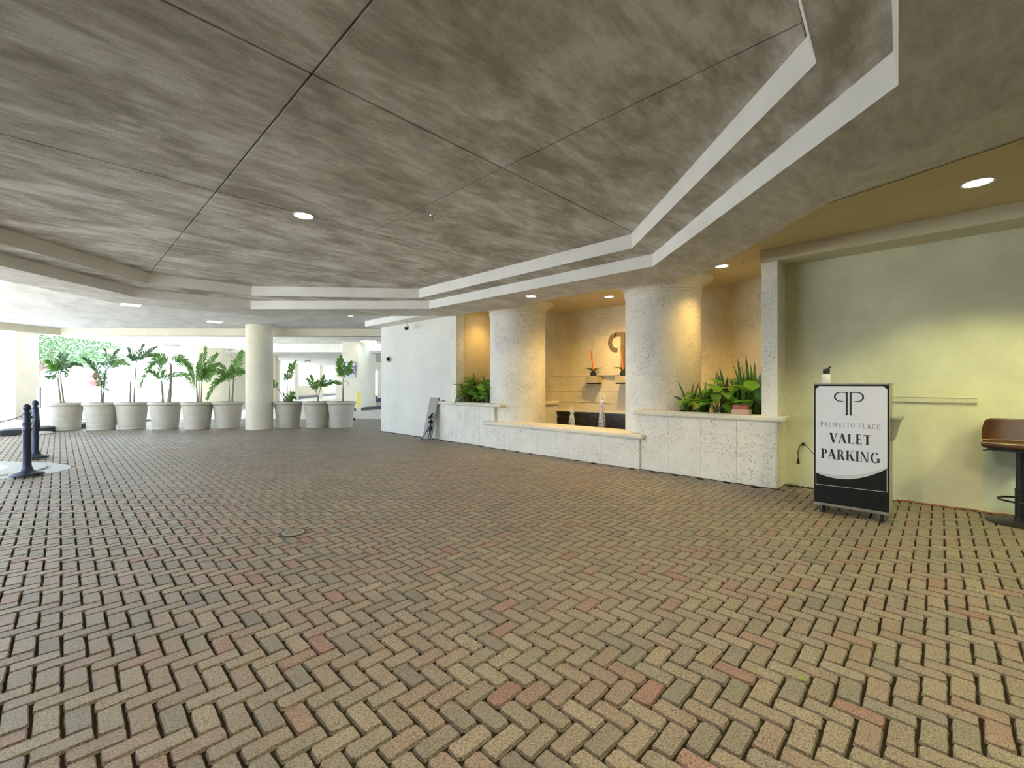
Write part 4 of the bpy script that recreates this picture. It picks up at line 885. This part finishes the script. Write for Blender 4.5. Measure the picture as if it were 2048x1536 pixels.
# ------------------------------------------------------------------ leaning board and folded easel
t = empty('leaning_board', (6.95, 9.85, 0)); tag(t, 'grey board leaning on the white wall at the end of left planter', 'board')
MB().add([V(x, y, z)-V(6.95, 9.85, 0) for x, y, z in ((6.80, 9.99, 0), (6.86, 9.68, 0), (7.10, 9.68, 1.13), (7.06, 9.99, 1.13), (6.83, 9.99, 0), (6.89, 9.68, 0), (7.13, 9.68, 1.13), (7.09, 9.99, 1.13))], [(0, 3, 2, 1), (4, 5, 6, 7), (0, 1, 5, 4), (1, 2, 6, 5), (2, 3, 7, 6), (3, 0, 4, 7)]).obj('panel', M['greyboard'], t)
t = empty('folded_easel', (6.85, 9.80, 0)); tag(t, 'folded black metal stand leaning on the grey board by the planter', 'stand')
E0 = V(6.85, 9.80, 0)
def es(nm, a, b, r_=.009): MB().tube([V(*a)-E0, V(*b)-E0], r_, 6).obj(nm, M['black'], t)
es('leg', (6.74, 9.93, .0), (6.92, 9.70, .52)); es('leg', (6.80, 9.72, 0), (6.93, 9.72, .55)); es('leg', (6.86, 9.70, 0), (6.88, 9.72, .5)); es('crossbar', (6.74, 9.93, .02), (6.84, 9.68, .04)); es('crossbar', (6.82, 9.83, .24), (6.88, 9.69, .26), .012)
for z in (.48, .30, .60): MB().tube([V(6.88, 9.78, z)-E0, V(6.90, 9.70, z+.04)-E0], [.035, .045], 10).obj('clamp', M['black'], t)
MB().tube([V(6.91, 9.75, .6)-E0, V(6.93, 9.70, .72)-E0], [.02, .03], 8).obj('head', M['black'], t)

# ------------------------------------------------------------------ lamps, sprinklers, cameras
def downlight(x, y, z, r, label, color, power, size=115, blend=.35, em='em_w', square=False):
    t = empty('ceiling_light', (x, y, z)); tag(t, label, 'light', None)
    if square:
        MB().box((-r, -r, -.012), (r, r, 0)).obj('frame', M['whiteplastic'], t); MB().box((-r*.9, -r*.9, -.016), (r*.9, r*.9, -.012)).obj('diffuser', M[em], t)
    else:
        MB().lathe([(r*.86, -.004), (r, -.012), (r*1.08, -.010), (r*1.1, 0), (r*.86, 0)], 36).obj('trim_ring', M['whiteplastic'], t, smooth=True)
        MB().disc((0, 0, -.006), r*.9, 32, True).obj('diffuser', M[em], t)
    if power:
        l = bpy.data.lights.new('lamp', 'SPOT'); l.energy = power; l.color = color; l.spot_size = math.radians(size); l.spot_blend = blend; l.shadow_soft_size = .06
        lo = bpy.data.objects.new('lamp', l); C.objects.link(lo); lo.parent = t; lo.location = (0, 0, -.03)
    return t
pl_ = atZ(607, 431, Z3-.001); downlight(pl_.x, pl_.y, Z3, .115, 'round ceiling light in the middle of the coffered ceiling', NEUTRAL, 60, 155)
downlight(6.18, -.26, ZC-.012, .115, 'round ceiling light above the yellow-green wall at right', GREENISH, 60, 112, .4)
downlight(6.35, 5.66, Z1, .10, 'round ceiling light on the soffit above the fountain', NEUTRAL, 25, 140)
downlight(8.53, 5.28, ZC-.012, .10, 'round ceiling light inside the niche between the fountain columns', WARM, 150, 150, .8)
downlight(7.62, 2.58, ZC-.012, .10, 'round ceiling light above the right planter, beside the right column', WARM, 58, 125, .9)
downlight(7.9, 8.45, ZC-.012, .10, 'round ceiling light above the left planter, hidden by the soffit edge', WARM, 32, 125, .9)
downlight(3.0, -1.6, ZC-.002, .10, 'added unseen fill light on the outer ceiling behind the viewer', NEUTRAL, 150, 155)  # added out of view to brighten the foreground
downlight(1.0, 1.15, Z3-.001, .115, 'added unseen fill light in the coffer above the viewer', NEUTRAL, 190, 165)  # fill added overhead, out of view, for the near pavers
downlight(5.2, -2.9, ZC-.012, .10, 'added unseen fill light beside the wall behind the viewer', GREENISH, 190, 145)  # added greenish fill for the right foreground, out of view
for (u, v, z, r_, lb) in ((262, 609, ZC-.002, .19, 'square ceiling panel light nearest the octagonal coffer, at left'), (430, 643, ZC-.002, .19, 'square ceiling panel light near the palms left of the column'), (700, 631, ZC-.002, .10, 'small ceiling light just beyond the coffer soffit')):
    p_ = atZ(u, v, z); downlight(p_.x, p_.y, z, r_, lb, NEUTRAL, 0, em='em_n', square=r_ > .15)
p_ = atZ(737, 682, 3.855); downlight(p_.x, p_.y, 3.855, .35, 'rectangular ceiling light in the garage beside the pillar', NEUTRAL, 0, em='em_n', square=True)
for (u, P_, z, lb) in ((610, 19.5, 3.855, 'nearer dark garage ceiling lamp beyond the column'), (615, 34, 3.355, 'farther dark garage ceiling lamp beyond the column')):
    p_ = atP(u, 768, P_); p_.z = z; t = empty('garage_lamp', p_, -PI/4); tag(t, lb, 'light')
    MB().lathe([(.04, 0), (.04, -.06), (0, -.06)], 12).obj('mount', M['kerb'], t)
    MB().lathe([(.06, -.05), (.16, -.06), (.26, -.10), (.24, -.17), (.12, -.13), (.06, -.12)], 6).obj('housing', M['graystone'], t)
    MB().lathe([(0, -.18), (.12, -.175), (.13, -.14), (0, -.13)], 14).obj('lens', M['em_n'], t)
def sprinkler(u, v, z, label):
    p_ = atZ(u, v, z); t = empty('sprinkler_head', p_); tag(t, label, 'sprinkler')
    MB().lathe([(0, -.008), (.035, -.008), (.038, 0), (0, 0)], 16).obj('plate', M['chrome'], t, smooth=True)
    mb = MB(); mb.tube([(0, 0, 0), (0, 0, -.03)], .010, 8); mb.tube([(.0, 0, -.03), (.016, 0, -.04), (0, 0, -.058)], .003, 5); mb.tube([(0, 0, -.03), (-.016, 0, -.04), (0, 0, -.058)], .003, 5); mb.lathe([(0, -.062), (.02, -.062), (.02, -.058), (0, -.058)], 12); mb.obj('nozzle', M['chrome'], t)
sprinkler(865, 431, Z3, 'sprinkler head in the coffered ceiling'); sprinkler(1347, 541, Z1, 'sprinkler head on the soffit in front of the right column')
sprinkler(262, 600, Z1, 'sprinkler head at the left corner of the coffer soffit'); sprinkler(869, 626, Z1, 'sprinkler head on the soffit by the white wall')
sprinkler(1487, 522, ZC-.012, 'sprinkler head in the yellow ceiling left of the pilaster'); sprinkler(203, 600, ZC-.002, 'sprinkler head at the soffit edge far left')
sprinkler(20, 639, ZC-.002, 'sprinkler head near the far left pier'); sprinkler(570, 673, 3.855, 'sprinkler head in the garage ceiling'); sprinkler(1139, 591, ZC-.012, 'sprinkler head inside the niche left of its lamp')
t = empty('dome_camera', (6.85, 10.83, 3.29)); tag(t, 'white dome camera hanging on a rod before the white wall', 'camera')
MB().tube([(0, 0, 0), (0, 0, -.14)], .012, 8).obj('rod', M['chrome'], t)
MB().lathe([(0, -.12), (.06, -.12), (.075, -.135), (.075, -.19), (0, -.19)], 20).obj('housing', M['whiteplastic'], t, smooth=True)
MB().lathe([(.07, -.19), (.062, -.22), (.04, -.25), (0, -.262)], 20).obj('lens_dome', M['dome'], t, smooth=True)
t = empty('wall_camera', (7.15, 12.25, 2.27)); tag(t, 'white dome camera mounted on the side of the white wall', 'camera')
t.rotation_euler = (0, -PI/2, .5)
MB().lathe([(0, 0), (.085, 0), (.09, .02), (.085, .07), (.065, .09), (0, .09)], 20).obj('housing', M['whiteplastic'], t, smooth=True)
MB().lathe([(.062, .088), (.055, .12), (.03, .145), (0, .152)], 20).obj('lens_dome', M['dome'], t, smooth=True)

# ------------------------------------------------------------------ signs and guard in the garage
def text_mesh(txt, size, m, parent, loc, rot, name='lettering'):
    cu = bpy.data.curves.new(name, 'FONT'); cu.body = txt; cu.size = size; cu.align_x = 'CENTER'; cu.align_y = 'CENTER'; cu.extrude = .004; cu.offset = size*.02; cu.space_line = .95
    tmp = bpy.data.objects.new('tmp', cu); C.objects.link(tmp); dg = bpy.context.evaluated_depsgraph_get(); me = bpy.data.meshes.new_from_object(tmp.evaluated_get(dg)); bpy.data.objects.remove(tmp)
    o = link(name, me, None, parent); me.materials.clear(); me.materials.append(m); o.location = loc; o.rotation_euler = rot; return o
def sign_at(name, u0, u1, v0, v1, P_, label):
    a, b = atP(u0, v1, P_-.03), atP(u1, v0, P_-.03); c = (a+b)/2; wd = (V(a.x, a.y, 0)-V(b.x, b.y, 0)).length; hh = b.z-a.z
    t = empty(name, c, -PI/4); tag(t, label, 'sign'); return t, wd, hh      # local x to the right, -y towards the viewer
t, wd, hh = sign_at('traffic_sign', 689, 712, 725, 755, 24.5, 'white one way do not enter sign on the garage pillar')
MB().box((-wd/2, 0, -hh/2), (wd/2, .02, hh/2)).obj('plate', M['signface'], t)
bd = MB()
for a, b in (((-wd/2, -.004, -hh/2), (-wd/2+.02, 0, hh/2)), ((wd/2-.02, -.004, -hh/2), (wd/2, 0, hh/2)), ((-wd/2, -.004, -hh/2), (wd/2, 0, -hh/2+.02)), ((-wd/2, -.004, hh/2-.02), (wd/2, 0, hh/2))): bd.box(a, b)
bd.obj('border', M['ink'], t)
text_mesh('ONE WAY\nDO NOT\nENTER', .17, M['ink'], t, (0, -.006, 0), (PI/2, 0, 0))
c = atP(191, 760, 27); t = empty('stop_sign', c, -PI/4); tag(t, 'red octagonal stop sign outdoors behind the second potted palm', 'sign')
mb = MB(); po = [(.40*math.cos(PI/8+k*PI/4), .40*math.sin(PI/8+k*PI/4)) for k in range(8)]; mb.add([(a, 0, b) for a, b in po]+[(a, .02, b) for a, b in po], [tuple(range(8)), tuple(range(15, 7, -1))]+[(i, 8+i, 8+(i+1) % 8, (i+1) % 8) for i in range(8)]); mb.obj('plate', M['red'], t)
text_mesh('STOP', .28, M['signface'], t, (0, -.008, 0), (PI/2, 0, 0)); MB().tube([(0, .04, .3), (0, .04, -c.z)], .03, 8).obj('post', M['graystone'], t)
a = PQ(24.47, qof(717, 24.5)); o = MB().pqbox(24.42, 24.7, qof(715.5, 24.5), qof(719, 24.5), .25, 1.05).obj('corner_guard', M['yellow']); tag(o, 'yellow corner guard on the garage pillar edge', 'guard')

# ------------------------------------------------------------------ tree outdoors
tc = atP(95, 768, 36); tc.z = 0; t = empty('tree', tc); tag(t, 'leafy green shade tree outdoors behind the leftmost palms', 'tree')
rd = random.Random(77); mb = MB()
mb.tube([V(-1.0, 0, 0), V(-.8, .1, 1.6), V(-.4, 0, 2.9), V(.3, .2, 4.4)], [.28, .22, .18, .1], 10); mb.tube([V(-.8, .1, 1.8), V(-2.4, -.3, 3.1), V(-3.4, 0, 4.4)], [.14, .10, .05], 8); mb.tube([V(-.5, 0, 2.6), V(1.6, .5, 3.6), V(3.2, .3, 4.6)], [.13, .09, .05], 8); mb.obj('trunk', M['bark'], t, smooth=True)
mb = MB(); qd = PQ(0, 1)
for k in range(15000):
    q_ = rd.uniform(-4.3, 6.2); zz = rd.uniform(2.75, 5.9); z_lo = 3.0+.25*math.sin(q_*1.3)+.15*math.sin(q_*3.1); 
    if zz < z_lo or (q_ > 4.6 and zz > 5.2-(q_-4.6)*.9): continue
    dp = rd.gauss(0, .9); c = qd*q_+PQ(dp, 0)+V(0, 0, zz); s_ = rd.uniform(.05, .11); ax = Vector((rd.gauss(0, 1), rd.gauss(0, 1), rd.gauss(0, 1))).normalized(); b_ = ax.cross(V(0, 0, 1)).normalized(); cc = ax.cross(b_)
    mb.add([c-b_*s_, c+cc*s_*.5, c+b_*s_, c-cc*s_*.5], [(0, 1, 2, 3)])
o = mb.obj('foliage', M['treeleaf'], t, kind='stuff')
bpy.context.view_layer.update()
